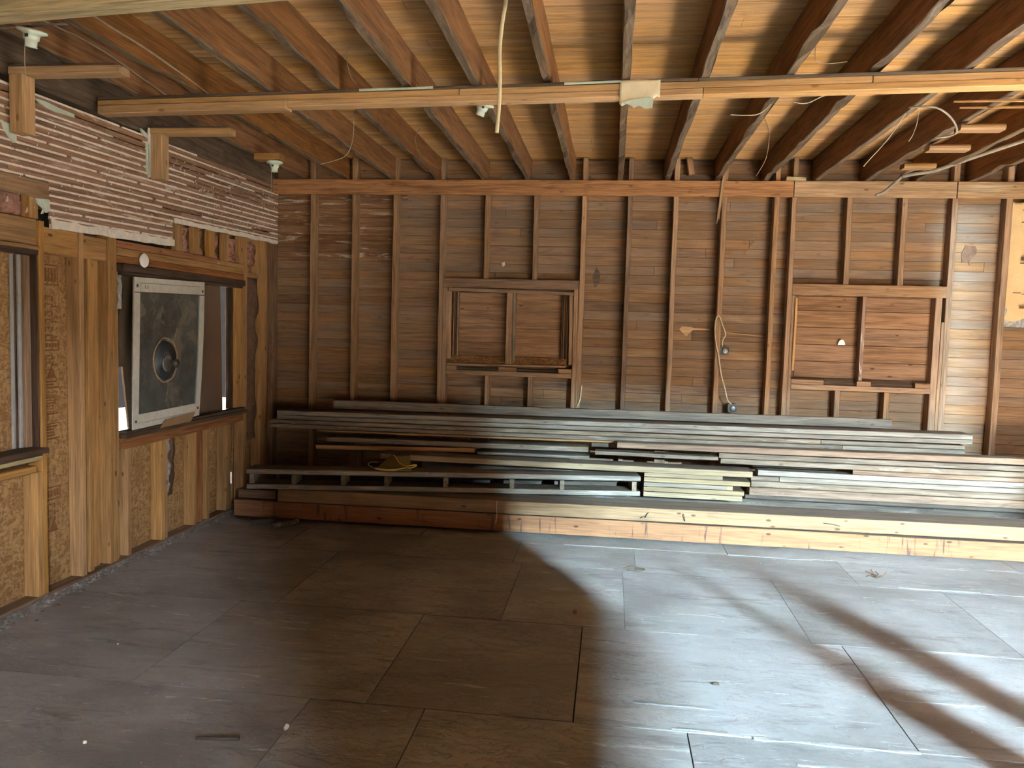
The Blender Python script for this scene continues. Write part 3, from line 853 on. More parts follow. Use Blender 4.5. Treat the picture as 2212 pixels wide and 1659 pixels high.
# ---- the two windows of the left wall
w3 = empty('window_3', (-3.2, 3.5, 0.85), 'left wall window nearest the camera, closed with strand board', 'window', kind='structure')
bx('white_strip', M['white_strip'], -3.238, -3.226, 3.845, 3.868, 0.87, 1.93, w3)
bx('white_strip', M['white_strip'], -3.228, -3.212, 3.884, 3.906, 0.87, 1.93, w3)
bx('brown_stop', M['dark'], -3.238, -3.226, 3.869, 3.883, 0.87, 1.93, w3)
bx('side_casing', M['stud'], -3.225, -3.196, 3.907, 3.952, 0.87, 1.93, w3)
bx('side_casing', M['dark'], -3.238, -3.158, 3.953, 3.9645, 0.83, 1.955, w3)
bx('head_casing', M['dark'], -3.238, -3.145, 3.0, 3.952, 1.935, 1.962, w3)
bx('head_casing', M['framing'], -3.200, -3.140, 3.0, 3.960, 1.963, 1.984, w3, seg=6, wob=0.004)
bx('window_sill', M['dark'], -3.238, -3.105, 3.0, 3.963, 0.838, 0.866, w3)
bx('sill_apron', M['beam_pale'], -3.190, -3.128, 3.0, 3.94, 0.800, 0.822, w3)
bx('sill_trim', M['dark'], -3.205, -3.135, 3.0, 3.95, 0.823, 0.837, w3)

w4 = empty('window_4', (-3.2, 5.5, 0.85), 'left wall window near the corner with clear plastic over brown board', 'window', kind='structure')
bx('head_casing', M['dark'], -3.238, -3.135, 4.688, 6.379, 1.905, 1.953, w4)
bx('head_casing', M['dark'], -3.215, -3.155, 4.70, 6.37, 1.885, 1.904, w4)
bx('window_sill', M['dark'], -3.238, -3.115, 4.688, 6.379, 0.815, 0.845, w4)
bx('sill_trim', M['rim'], -3.20, -3.125, 4.70, 6.37, 0.846, 0.862, w4)
bx('side_casing', M['framing'], -3.238, -3.17, 6.27, 6.379, 0.863, 1.884, w4)
bx('side_casing', M['dark'], -3.238, -3.190, 6.236, 6.268, 0.863, 1.884, w4)
bx('side_casing', M['dark'], -3.238, -3.180, 4.688, 4.700, 0.863, 1.884, w4)
prism('outer_board', M['board_brown'], [(4.55, 0.70), (4.60, 2.05), (6.475, 2.05), (6.535, 0.70), (5.19, 0.70), (5.10, 1.26), (5.03, 1.26), (5.02, 0.70)], 'x', -3.435, -3.42, w4)
bx('outer_stop', M['board_brown'], -3.43, -3.41, 6.60, 6.98, 0.70, 2.05, w4, axis='z')
bx('clear_sheet', M['plexi'], -3.222, -3.218, 4.702, 6.235, 0.864, 1.883, w4)

# ---- walls out of the frame: right wall with a big doorway, rear wall with a doorway and an open corner
wr = empty('wall_right', (4.6, 3, 0), 'right wall of dark brown boards beneath the gap in the roof', 'wall', kind='structure')
bx('wall_panel', M['dark'], 4.6, 4.72, -0.5, 3.3, 0, 3.17, wr, axis='y')
bx('wall_panel', M['dark'], 4.6, 4.72, 3.302, 7.15, 0, 3.17, wr, axis='y')
wre = empty('wall_rear', (0, -2.2, 0), 'rear wall of dark brown boards with a doorway', 'wall', kind='structure')
bx('wall_panel', M['dark'], -3.3, 0.5, -2.32, -2.2, 0, 3.2, wre, axis='x')
bx('wall_panel', M['dark'], 1.75, 3.0, -2.32, -2.2, 0, 3.2, wre, axis='x')
bx('wall_panel', M['dark'], 0.5, 1.75, -2.32, -2.2, 2.45, 3.2, wre, axis='x')
bx('wall_panel', M['dark'], 3.0, 4.9, -2.32, -2.2, 2.58, 3.2, wre, axis='x')
# unseen light blocker added beside the camera: panel shaped to shade the floor, two posts
part = empty('wall_partition', (1.2, 0.3, 0), 'boarded remnant of a partition wall beside the camera with two short posts', 'wall', kind='structure')
prism('partition_panel', M['dark'], [(0.54, 0.33), (1.65, 0.90), (1.85, 1.01), (2.055, 1.13), (2.30, 1.27), (2.40, 1.39), (2.40, 2.93), (0.54, 2.93)], 'y', 0.28, 0.32, part)
zz = 1.64
while zz < 2.88:
    bx('lath_stub', M['lath'], 2.36, 2.44 + random.uniform(0.02, 0.34), 0.265, 0.277, zz, zz + 0.032, part, axis='x')  # unseen slats added to soften the panel's shadow edge on the lumber
    zz += 0.046
bx('post', M['stud_dark'], 2.80, 2.96, 0.28, 0.32, 0, 1.28, part)
bx('post', M['stud_dark'], 2.862, 2.888, 0.285, 0.315, 1.28, 1.62, part)
bx('post', M['stud_dark'], 3.11, 3.25, 0.28, 0.32, 0, 1.50, part)

# ================================================================ CEILING FITTINGS
# built-up plate of a removed partition, nailed under the joists
def plx(x): return 4.458 - 0.0650 * (x + 3.287)
pl = empty('partition_plate', (0, plx(0), 2.84), 'long doubled pine plate hanging under the joists across the room', 'beam')
def plate_piece(name, m, x0, x1, z0, z1, depth=0.089, dy=0.0, **kw):
    return bar(name, M[m], (x0, plx(x0) + depth/2 + dy, (z0 + z1)/2), (x1, plx(x1) + depth/2 + dy, (z0 + z1)/2), depth, z1 - z0, pl, **kw)
plate_piece('packing_strip', 'rim', -3.13, 0.40, 2.912, 2.9285, seg=20, wob=0.003)
plate_piece('packing_strip', 'grey_brown', 0.405, 4.3, 2.912, 2.9285, seg=20, wob=0.003)
plate_piece('plate_board', 'pine', -3.13, -0.88, 2.878, 2.911, ch=0.004)
plate_piece('plate_board', 'pine', -0.875, 1.245, 2.878, 2.911, ch=0.004)
plate_piece('plate_board', 'pine', 1.25, 4.3, 2.878, 2.911, ch=0.004)
plate_piece('plate_board', 'pine', -1.90, 0.425, 2.842, 2.877, ch=0.004)
plate_piece('plate_board', 'pine', 0.43, 4.3, 2.842, 2.877, ch=0.004)
plate_piece('plate_board', 'pine', -3.12, -1.905, 2.828, 2.876, dy=-0.014, ch=0.004)
for (x0, x1) in [(-1.46, -1.03), (-0.30, 0.0)]:
    bar('plaster_edge', M['mint'], (x0, plx(x0) - 0.004, 2.920), (x1, plx(x1) - 0.004, 2.920), 0.008, 0.012, pl, seg=6, wob=0.004)
cp = empty('torn_paper', (0.1, 4.20, 2.79), 'torn cream paper with mint plaster hanging on the pine plate', 'paper')
def pf(u, v):
    x = -0.005 + 0.21 * u
    zb = 2.802 + 0.03 * max(0, u - 0.55) / 0.45 * (1 if u > 0.55 else 0) - 0.012 * math.sin(u * 19)
    return (x, plx(x) - 0.008 - 0.006 * math.sin(u * 7 + v * 5), zb + (2.925 - zb) * v)
sheet('paper_sheet', M['paper'], pf, 14, 8, 0.002, cp, (0.1, 4.20, 2.79))
prism('mint_plaster', M['mint'], [(0.015, 2.80), (0.05, 2.815), (0.15, 2.83), (0.172, 2.82), (0.168, 2.775), (0.13, 2.77), (0.10, 2.785), (0.07, 2.775), (0.05, 2.79)], 'y', 4.204, 4.214, cp)

bm_ = bar('ceiling_beam', M['beam_pale'], (-3.16, 3.125, 2.880), (0.35, 2.705, 2.880), 0.09, 0.094, seg=16, wob=0.004, ch=0.006)
tag(bm_, 'pale yellowish beam end under the joists at the top left corner', 'beam')

for (yy, x1, zc, lab) in [(3.75, -2.523, 2.862, 'pine bracket of plate and stud stub on the lath, nearer the camera'),
                          (5.00, -2.576, 2.868, 'pine bracket of plate and stud stub on the lath, further from the camera')]:
    b = empty('wall_bracket', (-3.14, yy, 2.56), lab, 'bracket')
    bar('arm', M['pine'], (-3.140, yy + 0.045, zc), (x1, yy + 0.045, zc), 0.09, 0.040, b, ch=0.004)
    bar('stub', M['pine'], (-3.098, yy + 0.045, 2.548), (-3.098, yy + 0.045, zc - 0.021), 0.080, 0.09, b, up=(0, 1, 0), ch=0.004)
    bar('top_strip', M['rim'], (-3.140, yy + 0.045, zc + 0.026), (x1 - 0.03, yy + 0.045, zc + 0.026), 0.085, 0.010, b)
    if yy > 4:
        prism('plaster_flake', M['plaster_bit'], [(-3.150, 2.875), (-3.141, 2.885), (-3.141, 2.56), (-3.146, 2.60)], 'y', yy - 0.02, yy + 0.09, b)

def lampholder(loc, lab, tilt=(0, 0), block=None, cordlen=0.0, strap=False, s=1.0):
    t = empty('lampholder', loc, lab, 'light socket')
    mw = Matrix.Translation(loc) @ Matrix.Rotation(tilt[0], 4, 'X') @ Matrix.Rotation(tilt[1], 4, 'Y')
    lathe('base', M['porcelain'], [(0.020*s, 0), (0.060*s, -0.004), (0.066*s, -0.012), (0.062*s, -0.020), (0.040*s, -0.026), (0.036*s, -0.030)], mw, t, 24)
    so = lathe('socket', M['porcelain'], [(0.036*s, -0.028), (0.033*s, -0.050), (0.026*s, -0.056), (0.025*s, -0.080), (0.028*s, -0.084), (0.020*s, -0.085), (0.018*s, -0.060)], mw, t, 20)
    bx('switch_slot', M['iron'], loc[0] - 0.007, loc[0] + 0.007, loc[1] - 0.038*s, loc[1] - 0.032*s, loc[2] - 0.050, loc[2] - 0.036, so)
    if block: bx('wood_block', M['framing'], *block, t)
    if cordlen:
        tube('pull_cord', M['wire_pale'], [(loc[0] - 0.01, loc[1] - 0.03, loc[2] - 0.05), (loc[0] - 0.012, loc[1] - 0.032, loc[2] - 0.05 - cordlen*0.5), (loc[0] - 0.005, loc[1] - 0.030, loc[2] - 0.05 - cordlen)], 0.0016, t, 5)
    if strap:
        bar('hanger_strap', M['steel'], (loc[0] - 0.19, loc[1] + 0.02, loc[2] + 0.012), (loc[0] + 0.19, loc[1] - 0.02, loc[2] + 0.008), 0.025, 0.004, t)
    return t
lampholder((-2.665, 3.33, 2.905), 'mint porcelain lampholder with pull cord beside the pale beam', (0.15, 0.2), cordlen=0.25, strap=True)
lampholder((-0.79, 4.60, 2.928), 'mint porcelain lampholder under a joist beside the dangling cable', (0.25, 0.35))
lampholder((-2.70, 5.98, 2.878), 'mint porcelain lampholder on a wood block near the back corner', (0.0, 0.0), block=(-2.848, -2.64, 5.93, 6.03, 2.879, 2.93), cordlen=0.32)

# cables and wires
cb = tube('hanging_cable', M['cord'], [(-0.500, 3.40, 3.128), (-0.501, 3.40, 3.005), (-0.514, 3.40, 2.909), (-0.523, 3.40, 2.793), (-0.518, 3.40, 2.676), (-0.519, 3.40, 2.559), (-0.526, 3.40, 2.447)], 0.0085, sides=8, flat=0.7)
tag(cb, 'cream flat cable dangling from the ceiling in front of the plate', 'cable')
WI = [
 ('loop_wire', 'wire', [(-1.495, 4.25, 3.128), (-1.508, 4.26, 3.066), (-1.49, 4.27, 2.98), (-1.458, 4.28, 2.933)], 0.0018, 'thin brown wire loop between joists above the plate, left of the cable'),
 ('bent_wire', 'wire_pale', [(-1.888, 5.5, 3.128), (-1.895, 5.5, 2.932), (-1.942, 5.5, 2.818), (-2.04, 5.5, 2.775), (-2.136, 5.5, 2.752)], 0.0026, 'pale bent wire sticking left near the back corner lampholder'),
 ('curved_wire', 'wire', [(-1.53, 6.0, 3.128), (-1.566, 6.0, 3.052), (-1.534, 6.0, 2.946), (-1.45, 6.0, 2.87), (-1.367, 6.0, 2.822)], 0.0022, 'thin curved wire on the joist flank over the left window'),
 ('hooked_wire', 'wire', [(0.92, 3.99, 3.128), (0.925, 4.0, 3.086), (0.923, 4.0, 2.965), (0.943, 4.03, 2.935), (1.01, 4.05, 2.935), (1.089, 4.06, 2.945)], 0.0022, 'hooked brown wire dropping onto the plate right of the torn paper'),
 ('s_shaped_wire', 'wire', [(0.923, 5.5, 3.128), (0.994, 5.5, 2.985), (0.988, 5.5, 2.802), (0.927, 5.5, 2.679)], 0.0024, 'long dark wire curving down before the ribbon board'),
 ('joist_cable', 'wire', [(-2.795, 3.05, 3.05), (-2.79, 3.5, 3.03), (-2.80, 4.0, 3.05), (-2.80, 4.7, 2.98)], 0.005, 'brown cable stapled along the leftmost joist flank'),
 ('joist_cable', 'wire', [(-2.445, 2.95, 3.05), (-2.44, 3.4, 3.0), (-2.44, 3.9, 2.99), (-2.45, 4.5, 2.96)], 0.006, 'brown cable sagging along the second joist from the left'),
 ('drooping_wire', 'wire_pale', [(0.89, 4.75, 2.965), (0.80, 4.72, 2.88), (0.70, 4.70, 2.865), (0.63, 4.70, 2.87)], 0.003, 'pale wire drooping left below the plate near the torn paper'),
 ('curved_wire', 'wire_pale', [(1.24, 4.5, 2.93), (1.10, 4.46, 2.905), (1.00, 4.45, 2.86), (0.93, 4.45, 2.865)], 0.003, 'pale wire under the plate above the outlet cord'),
 ('straggling_wire', 'wire_pale', [(1.66, 4.9, 2.925), (1.60, 5.0, 2.80), (1.53, 5.1, 2.70), (1.50, 5.1, 2.66)], 0.003, 'pale straggling wire hanging left of the broken laths'),
 ('straggling_wire', 'wire_pale', [(1.68, 4.75, 2.925), (1.69, 4.8, 2.85), (1.672, 4.8, 2.78), (1.65, 4.8, 2.74)], 0.0025, 'short wire hanging straight down left of the broken laths'),
 ('knob_wire', 'conduit', [(1.62, 4.75, 2.915), (1.75, 4.70, 2.90), (1.88, 4.80, 2.86), (1.96, 4.95, 2.82), (1.86, 4.98, 2.80)], 0.006, 'grey cloth wire curling over the joist by the broken laths'),
]
for nm, mm, pts, r, lab in WI:
    tag(tube(nm, M[mm], pts, r, sides=5), lab, 'wire')
cc = tube('loom_cable', M['conduit'], [(3.02, 6.0, 3.10), (2.82, 6.1, 3.03), (2.60, 6.3, 2.965), (2.42, 6.45, 2.91), (2.30, 6.5, 2.895), (2.22, 6.55, 2.885)], 0.014, sides=8)
tag(cc, 'grey loom cable sagging across the right joists under the cleats', 'cable')
cc = tube('loom_cable', M['conduit'], [(2.44, 6.55, 2.925), (2.36, 6.6, 2.955), (2.273, 6.6, 2.927), (2.175, 6.6, 2.835), (2.108, 6.6, 2.772), (2.046, 6.6, 2.745)], 0.013, sides=8)
tag(cc, 'grey loom cable with loose end dangling before the ribbon board', 'cable')
chip = bar('wood_scrap', M['beam_pale'], (1.426, 6.985, 2.945), (1.585, 6.985, 2.938), 0.07, 0.028, seg=3, wob=0.006)
tag(chip, 'pale wood scrap lying on the ribbon board below the joists', 'wood scrap')

spl = empty('splintered_lath', (0.88, 6.965, 2.57), 'splintered lath hanging over the ribbon board on a stud', 'lath')
for (x0, z0, x1, z1, w) in [(0.905, 2.965, 0.862, 2.56, 0.012), (0.916, 2.955, 0.880, 2.60, 0.012), (0.898, 2.93, 0.872, 2.66, 0.010)]:
    bar('strand', M['ledger_pale'], (x0, 6.962, z0), (x1, 6.962, z1), 0.009, w * 1.7, spl, up=(1, 0, 0), seg=6, wob=0.006, taper=(1.0, 0.45))

# outlet boxes with their shared cord
def outlet(name, x, zc, lab, yy=7.03):
    t = empty(name, (x, yy + 0.03, zc), lab, 'outlet box')
    bx('box_body', M['iron'], x - 0.038, x + 0.038, yy - 0.035, yy + 0.068, zc - 0.036, zc + 0.036, t, ch=0.006)
    sf = lathe('socket_face', M['steel'], [(0.026, 0), (0.026, 0.006), (0.018, 0.010)], Matrix.Translation((x + 0.004, yy - 0.035, zc)) @ Matrix.Rotation(math.pi/2, 4, 'X'), t, 16)
    for dx in (-0.008, 0.009):
        bx('slot', M['soot'], x + 0.004 + dx - 0.002, x + 0.004 + dx + 0.002, yy - 0.047, yy - 0.0452, zc - 0.009, zc + 0.009, sf)
    lathe('knockout', M['steel'], [(0.010, 0), (0.010, 0.003)], Matrix.Translation((x - 0.018, yy - 0.01, zc + 0.036)), t, 10)
    return t
outlet('outlet_box', 0.985, 1.465, 'upper dark metal outlet box beside the stud with the looped cord', 7.03)
outlet('outlet_box', 1.075, 0.962, 'lower dark metal outlet box just above the grey back board', 7.03)
co = tube('lamp_cord', M['cord'], [(0.962, 6.985, 1.503), (0.964, 6.98, 1.556), (0.985, 6.98, 1.609), (0.953, 6.985, 1.697), (0.925, 6.985, 1.765), (0.905, 6.985, 1.755), (0.894, 6.985, 1.695), (0.900, 6.985, 1.574), (0.935, 6.985, 1.413), (0.966, 6.985, 1.252), (1.003, 6.985, 1.131), (1.032, 6.985, 1.030), (1.066, 6.985, 1.000)], 0.0055, sides=6)
tag(co, 'twisted cream cord looped on a stud between two outlet boxes', 'cord')
co = tube('stub_cable', M['cord'], [(-0.250, 6.99, 1.116), (-0.254, 6.985, 1.06), (-0.262, 6.985, 0.985), (-0.285, 6.985, 0.925)], 0.006, sides=6)
tag(co, 'short cream cable stub beside the left window, above the grey board', 'cable')

# kraft faced insulation batt at the right edge
ib = empty('insulation_batt', (3.43, 7.07, 1.72), 'kraft paper insulation batt with torn grey wool foot at the right edge', 'insulation')
def kf(u, v):
    x = 3.262 + 0.350 * u
    z = 1.80 - 0.02 * math.sin(u * 9) + (2.785 - 1.80) * v
    d = 0.014 * noise.noise(V3((x * 11, z * 7, 0.2))) + 0.010 * abs(noise.noise(V3((x * 24, z * 15, 5.2)))) + 0.05 * math.sin(math.pi * min(1, max(0, u)))
    return (x, 7.055 - d, z)
sheet('kraft_facing', M['kraft'], kf, 22, 44, 0.002, ib, (3.43, 7.05, 1.8))
def wf(u, v):
    x = 3.258 + 0.352 * u
    zb = 1.735 + 0.03 * noise.noise(V3((x * 14, 1, 1)))
    z = zb + (1.90 - zb) * v
    d = 0.04 * noise.noise(V3((x * 22, z * 22, 3.3))) + 0.03
    return (x, 7.075 - d, z)
sheet('wool_foot', M['wool'], wf, 16, 8, 0.02, ib, (3.43, 7.07, 1.73))
for (x0, x1, zc, h) in [(3.33, 3.40, 2.60, 0.008), (3.35, 3.42, 2.30, 0.03), (3.34, 3.40, 2.265, 0.008), (3.30, 3.36, 2.02, 0.008), (3.37, 3.42, 2.01, 0.006), (3.36, 3.41, 1.90, 0.02), (3.33, 3.39, 2.70, 0.006)]:
    bx('printed_mark', M['ink_grey'], x0, x1, 6.985, 6.9915, zc - h/2, zc + h/2, ib, ch=0.0005)

# ================================================================ LUMBER PILE
def lum(name, mat, x0, z0a, z0b, x1, z1a, z1b, y0, y1, depth, lab, cat='board', group='salvaged lumber along the back wall', **kw):
    """front face runs from (x0,y0) to (x1,y1); z*a bottom, z*b top at each end"""
    p0 = V3((x0, y0 + depth/2, (z0a + z0b)/2)); p1 = V3((x1, y1 + depth/2, (z1a + z1b)/2))
    h = ((z0b - z0a) + (z1b - z1a)) / 2
    kw.setdefault('seg', 10); kw.setdefault('wob', 0.003); kw.setdefault('ch', 0.004)
    if depth > 0.08: kw.setdefault('top', M['dusty_top'])
    o = bar(name, M[mat], p0, p1, depth, h, None, **kw)
    return tag(o, lab, cat, group)

lum('timber', 'timber_red', -3.00, 0.030, 0.152, 4.3, 0.002, 0.148, 5.915, 6.02, 0.26, 'lowest reddish timber of the pile, lying on the floor with dark drip stains', 'timber')
tb = lum('timber', 'timber', -2.63, 0.164, 0.258, 4.3, 0.162, 0.270, 5.917, 6.02, 0.30, 'upper pale brown timber of the pile, resting on the stained reddish timber', 'timber')
for (x0, z0, x1, z1) in [(0.33, 0.232, 0.305, 0.190), (0.27, 0.186, 0.31, 0.200), (0.59, 0.236, 0.605, 0.180), (1.62, 0.222, 1.74, 0.205)]:
    yf = 5.917 + 0.103 * (x0 + 2.63) / 6.93 - 0.008
    tube('bent_nail', M['iron'], [(x0, yf, z0), ((x0 + x1) / 2, yf - 0.008, (z0 + z1) / 2 + 0.006), (x1, yf + 0.001, z1)], 0.003, tb, 5, 3)
blk = bar('support_block', M['stud_dark'], (-2.98, 6.05, 0.202), (-2.66, 6.05, 0.204), 0.20, 0.070, seg=2, wob=0.003)
tag(blk, 'dark wood block on the left end of the lowest timber', 'wood block')

# ladder-like frame of two boards and spacer blocks
lf = empty('narrow_pallet', (-1.3, 6.1, 0.275), 'long narrow pallet of two grey boards held apart by short blocks', 'pallet')
FX0, FX1, FY0, FY1 = -2.865, 0.275, 5.862, 6.315
fd = V3((FX1 - FX0, FY1 - FY0, 0.008)).normalized()
fn_ = V3((-fd.y, fd.x, 0))
def fpt(t, back, z): return V3((FX0, FY0, 0)) + V3((FX1 - FX0, FY1 - FY0, 0)) * t + fn_ * back + V3((0, 0, z + 0.008 + 0.012 * t))
dep = 0.215
bar('top_board', M['whitewash'], fpt(0, dep/2, 0.395), fpt(1, dep/2, 0.400), dep, 0.040, lf, seg=12, wob=0.003, ch=0.008, top=M['dusty_top'])
bar('bottom_board', M['whitewash'], fpt(0, dep/2, 0.276), fpt(1, dep/2, 0.279), dep, 0.040, lf, seg=12, wob=0.003, ch=0.004, top=M['dusty_top'])
for t in (0.012, 0.118, 0.243, 0.353, 0.503, 0.672, 0.80, 0.985):
    c = fpt(t, 0.106, 0.336)
    bar('spacer_block', M['grey_brown'], c - fn_ * 0.098, c + fn_ * 0.098, 0.036, 0.076, lf, ch=0.003)

# pale boards stacked behind the frame
STK = [('grey_brown', 0.305, 1.086, 0.273, 0.313, 6.345, 'pale planed board with a grey end, bottom of the short stack', 'yellow'),
       ('yellow', 0.305, 1.099, 0.317, 0.353, 6.347, 'yellowish planed board with wide grey top end, second from the bottom', 'yellow'),
       ('grey', 0.305, 0.966, 0.357, 0.391, 6.349, 'grey weathered board between the yellowish ones of the short stack', 'grey'),
       ('yellow', 0.305, 1.141, 0.395, 0.433, 6.346, 'longest yellowish board of the short stack, third from its top', 'yellow'),
       ('yellow', 0.305, 0.926, 0.437, 0.471, 6.345, 'shorter knotty board just under the top board of the stack', 'yellow'),
       ('yellow', -1.90, 1.155, 0.472, 0.520, 6.330, 'wide top board of the short stack with dusty brown top face', 'yellow')]
for mm, x0, x1, za, zb, yy, lab, m2 in STK:
    lum('board', m2, x0, za, zb, x1, za, zb, yy, yy, 0.26 if zb < 0.5 else 0.215, lab, group='short stack of planed boards', wob=0.001)
lum('board', 'yellow', 0.967, 0.354, 0.389, 1.01, 0.354, 0.389, 6.36, 6.36, 0.20, 'short grey offcut end beside the weathered board of the short stack', 'board', 'short stack of planed boards', seg=2)

# right-hand pile of long boards, front faces about 6.45 m deep
RG = 'long boards stacked at the right'
lum('pole', 'sooty', 1.13, 0.272, 0.306, 4.3, 0.272, 0.306, 6.47, 6.47, 0.12, 'sooty dark board at the foot of the right pile above a black gap', 'board', RG, ch=0.010, wob=0.001)
lum('board', 'brown', 1.16, 0.308, 0.372, 4.3, 0.310, 0.374, 6.46, 6.46, 0.13, 'wide dirty board with flaking grey paint low in the right pile', 'board', RG, wob=0.001)
lum('board', 'grey_brown', 1.17, 0.378, 0.426, 4.3, 0.380, 0.428, 6.45, 6.45, 0.14, 'speckled greyish board resting on the flaking wide one', 'board', RG, wob=0.001)
lum('board', 'grey_brown', 1.165, 0.431, 0.468, 1.383, 0.431, 0.468, 6.445, 6.445, 0.14, 'short pale board end butting a long grey board in the right pile', 'board', RG, seg=2)
lum('board', 'grey', 1.39, 0.430, 0.469, 4.3, 0.430, 0.471, 6.45, 6.45, 0.14, 'long grey board butting the short pale end in the right pile', 'board', RG, wob=0.001)
lum('board', 'whitewash', 1.22, 0.473, 0.515, 4.3, 0.473, 0.515, 6.455, 6.455, 0.14, 'whitish board with an angled end just below the black slot', 'board', RG, wob=0.001)
lum('board', 'brown', 1.953, 0.518, 0.553, 4.3, 0.518, 0.553, 6.455, 6.455, 0.14, 'rough dark grained board right of the black slot', 'board', RG, wob=0.001)
lum('board', 'sooty', 1.20, 0.518, 0.553, 1.86, 0.518, 0.553, 6.605, 6.605, 0.10, 'sunken dark board inside the black slot of the right pile', 'board', RG, seg=3)
lum('board', 'grey_brown', 0.92, 0.556, 0.596, 4.3, 0.556, 0.600, 6.455, 6.455, 0.14, 'tan board forming the roof of the black slot', 'board', RG, wob=0.001)
lum('board', 'grey_brown', -0.10, 0.575, 0.610, 0.90, 0.580, 0.606, 6.47, 6.46, 0.13, 'knotty board with a long split left end behind the short stack', 'board', RG, seg=14, wob=0.006)
lum('board', 'grey_brown', 0.905, 0.603, 0.640, 4.3, 0.606, 0.648, 6.455, 6.455, 0.14, 'tan grey board directly under the dark brown one', 'board', RG, wob=0.001)
lum('board', 'brown', 0.08, 0.648, 0.686, 4.3, 0.656, 0.712, 6.46, 6.46, 0.13, 'dark brown stained board topping the right pile', 'board', RG, wob=0.001)

lum('plank', 'sooty', -2.90, 0.002, 0.128, 4.3, 0.002, 0.128, 6.56, 6.56, 0.14, 'dark plank on the floor, lowest at the back of the pile', 'board', RG, wob=0.001)  # added dark fill planks: their colour stands in for shade behind the pile
lum('plank', 'sooty', -2.90, 0.133, 0.262, 4.3, 0.133, 0.262, 6.56, 6.56, 0.14, 'dark plank lying on the lowest back plank, mostly hidden by timbers', 'board', RG, wob=0.001)
lum('plank', 'sooty', -1.60, 0.267, 0.440, 0.28, 0.267, 0.440, 6.58, 6.58, 0.12, 'dark plank seen through the openings of the narrow pallet', 'board', RG, wob=0.001)
# upper group of long grey boards that run into the left corner
UG = 'long grey boards above the pile'
def ug(mat, x0, x1, zb, kb, zt, kt, yy, lab):
    f0, f1 = (x0 + 3) / 5.85, (x1 + 3) / 5.85
    lum('board', mat, x0, zb + kb*f0, zt + kt*f0, x1, zb + kb*f1, zt + kt*f1, yy, yy, 0.22, lab, 'board', UG, wob=0.001)
ug('grey_brown', -3.008, 1.90, 0.664, 0.036, 0.698, 0.036, 6.60, 'undermost of the upper grey boards, reaching into the left corner')
ug('grey', 1.905, 2.842, 0.664, 0.036, 0.698, 0.036, 6.60, 'undermost right-hand length of the upper grey boards, end near the last stud')
ug('grey_brown', -3.008, 1.73, 0.7015, 0.036, 0.737, 0.034, 6.60, 'second lowest of the upper grey boards, reaching into the left corner')
ug('grey', 1.735, 2.840, 0.7015, 0.036, 0.737, 0.034, 6.60, 'second lowest right-hand length of the upper grey boards')
ug('grey', -2.948, 2.90, 0.742, 0.038, 0.774, 0.043, 6.61, 'bright grey long board with a black joint beneath it')
ug('whitewash', -2.948, 2.90, 0.777, 0.043, 0.818, 0.039, 6.615, 'nail-holed long board just below the smooth back board')
lum('board', 'grey', -2.495, 0.832, 0.912, 2.344, 0.862, 0.937, 6.80, 6.80, 0.045, 'smooth grey back board on edge, topmost against the studs', 'board', UG, seg=12)
lum('board', 'timber', -2.546, 0.642, 0.660, 0.318, 0.662, 0.681, 6.61, 6.61, 0.10, 'thin yellowish strip running under the upper grey boards', 'board', UG, seg=8)
lum('board', 'grey_brown', -2.464, 0.568, 0.606, -0.162, 0.578, 0.625, 6.56, 6.56, 0.18, 'loose board with a tan cut end left of the pile middle', 'board', UG)
lum('board', 'framing', -2.561, 0.492, 0.532, -1.138, 0.530, 0.568, 6.56, 6.56, 0.10, 'short tan two-by-four slanting below the loose board', 'board', UG)
lum('board', 'grey', -1.10, 0.524, 0.548, -0.15, 0.532, 0.556, 6.50, 6.50, 0.30, 'thin grey white board under the loose board and short stack', 'board', UG, seg=4)
lum('board', 'sooty', -0.136, 0.622, 0.656, 0.06, 0.622, 0.656, 6.62, 6.62, 0.12, 'small dark painted offcut beside the loose board end', 'board', UG, seg=2)
b = bar('spacer_chip', M['stud'], (-2.21, 6.59, 0.556), (-2.03, 6.64, 0.558), 0.06, 0.016, seg=2, wob=0.004)
tag(b, 'pale wood chip wedged between the loose board and the slanting two-by-four', 'wood chip')
# dunnage under the upper boards, half lost in the dark behind the frame
for (x0, y0, y1, z1, lab) in [(-2.30, 6.765, 6.815, 0.662, 'dark post-like offcut propping the upper boards at the left'),
                              (-1.30, 6.765, 6.815, 0.668, 'dark offcut propping the upper boards behind the two-by-four')]:
    o = bx('prop_block', M['stud_dark'], x0, x0 + 0.09, y0, y1, 0.0, z1, None, axis='z')
    tag(o, lab, 'prop')
for (x0, lab) in [(0.40, 'dark upright offcut inside the pile behind the short stack'), (2.40, 'dark upright offcut inside the right pile')]:
    o = bx('prop_block', M['stud_dark'], x0, x0 + 0.09, 6.72, 6.80, 0.0, 0.680 if x0 < 1 else 0.692, None, axis='z')
    tag(o, lab, 'prop')

# wedge blocks under the left end of the timber
wg = empty('wedge_blocks', (-2.60, 5.90, 0), 'two dark broken wedges of wood on the floor under the timber end', 'wood wedge')
bar('wedge', M['sooty'], (-2.78, 5.76, 0.026), (-2.60, 5.83, 0.026), 0.11, 0.048, wg, seg=4, wob=0.004, ch=0.008)
bar('wedge', M['rubble'], (-2.56, 5.70, 0.018), (-2.44, 5.87, 0.024), 0.05, 0.034, wg, seg=5, wob=0.004, ch=0.008)

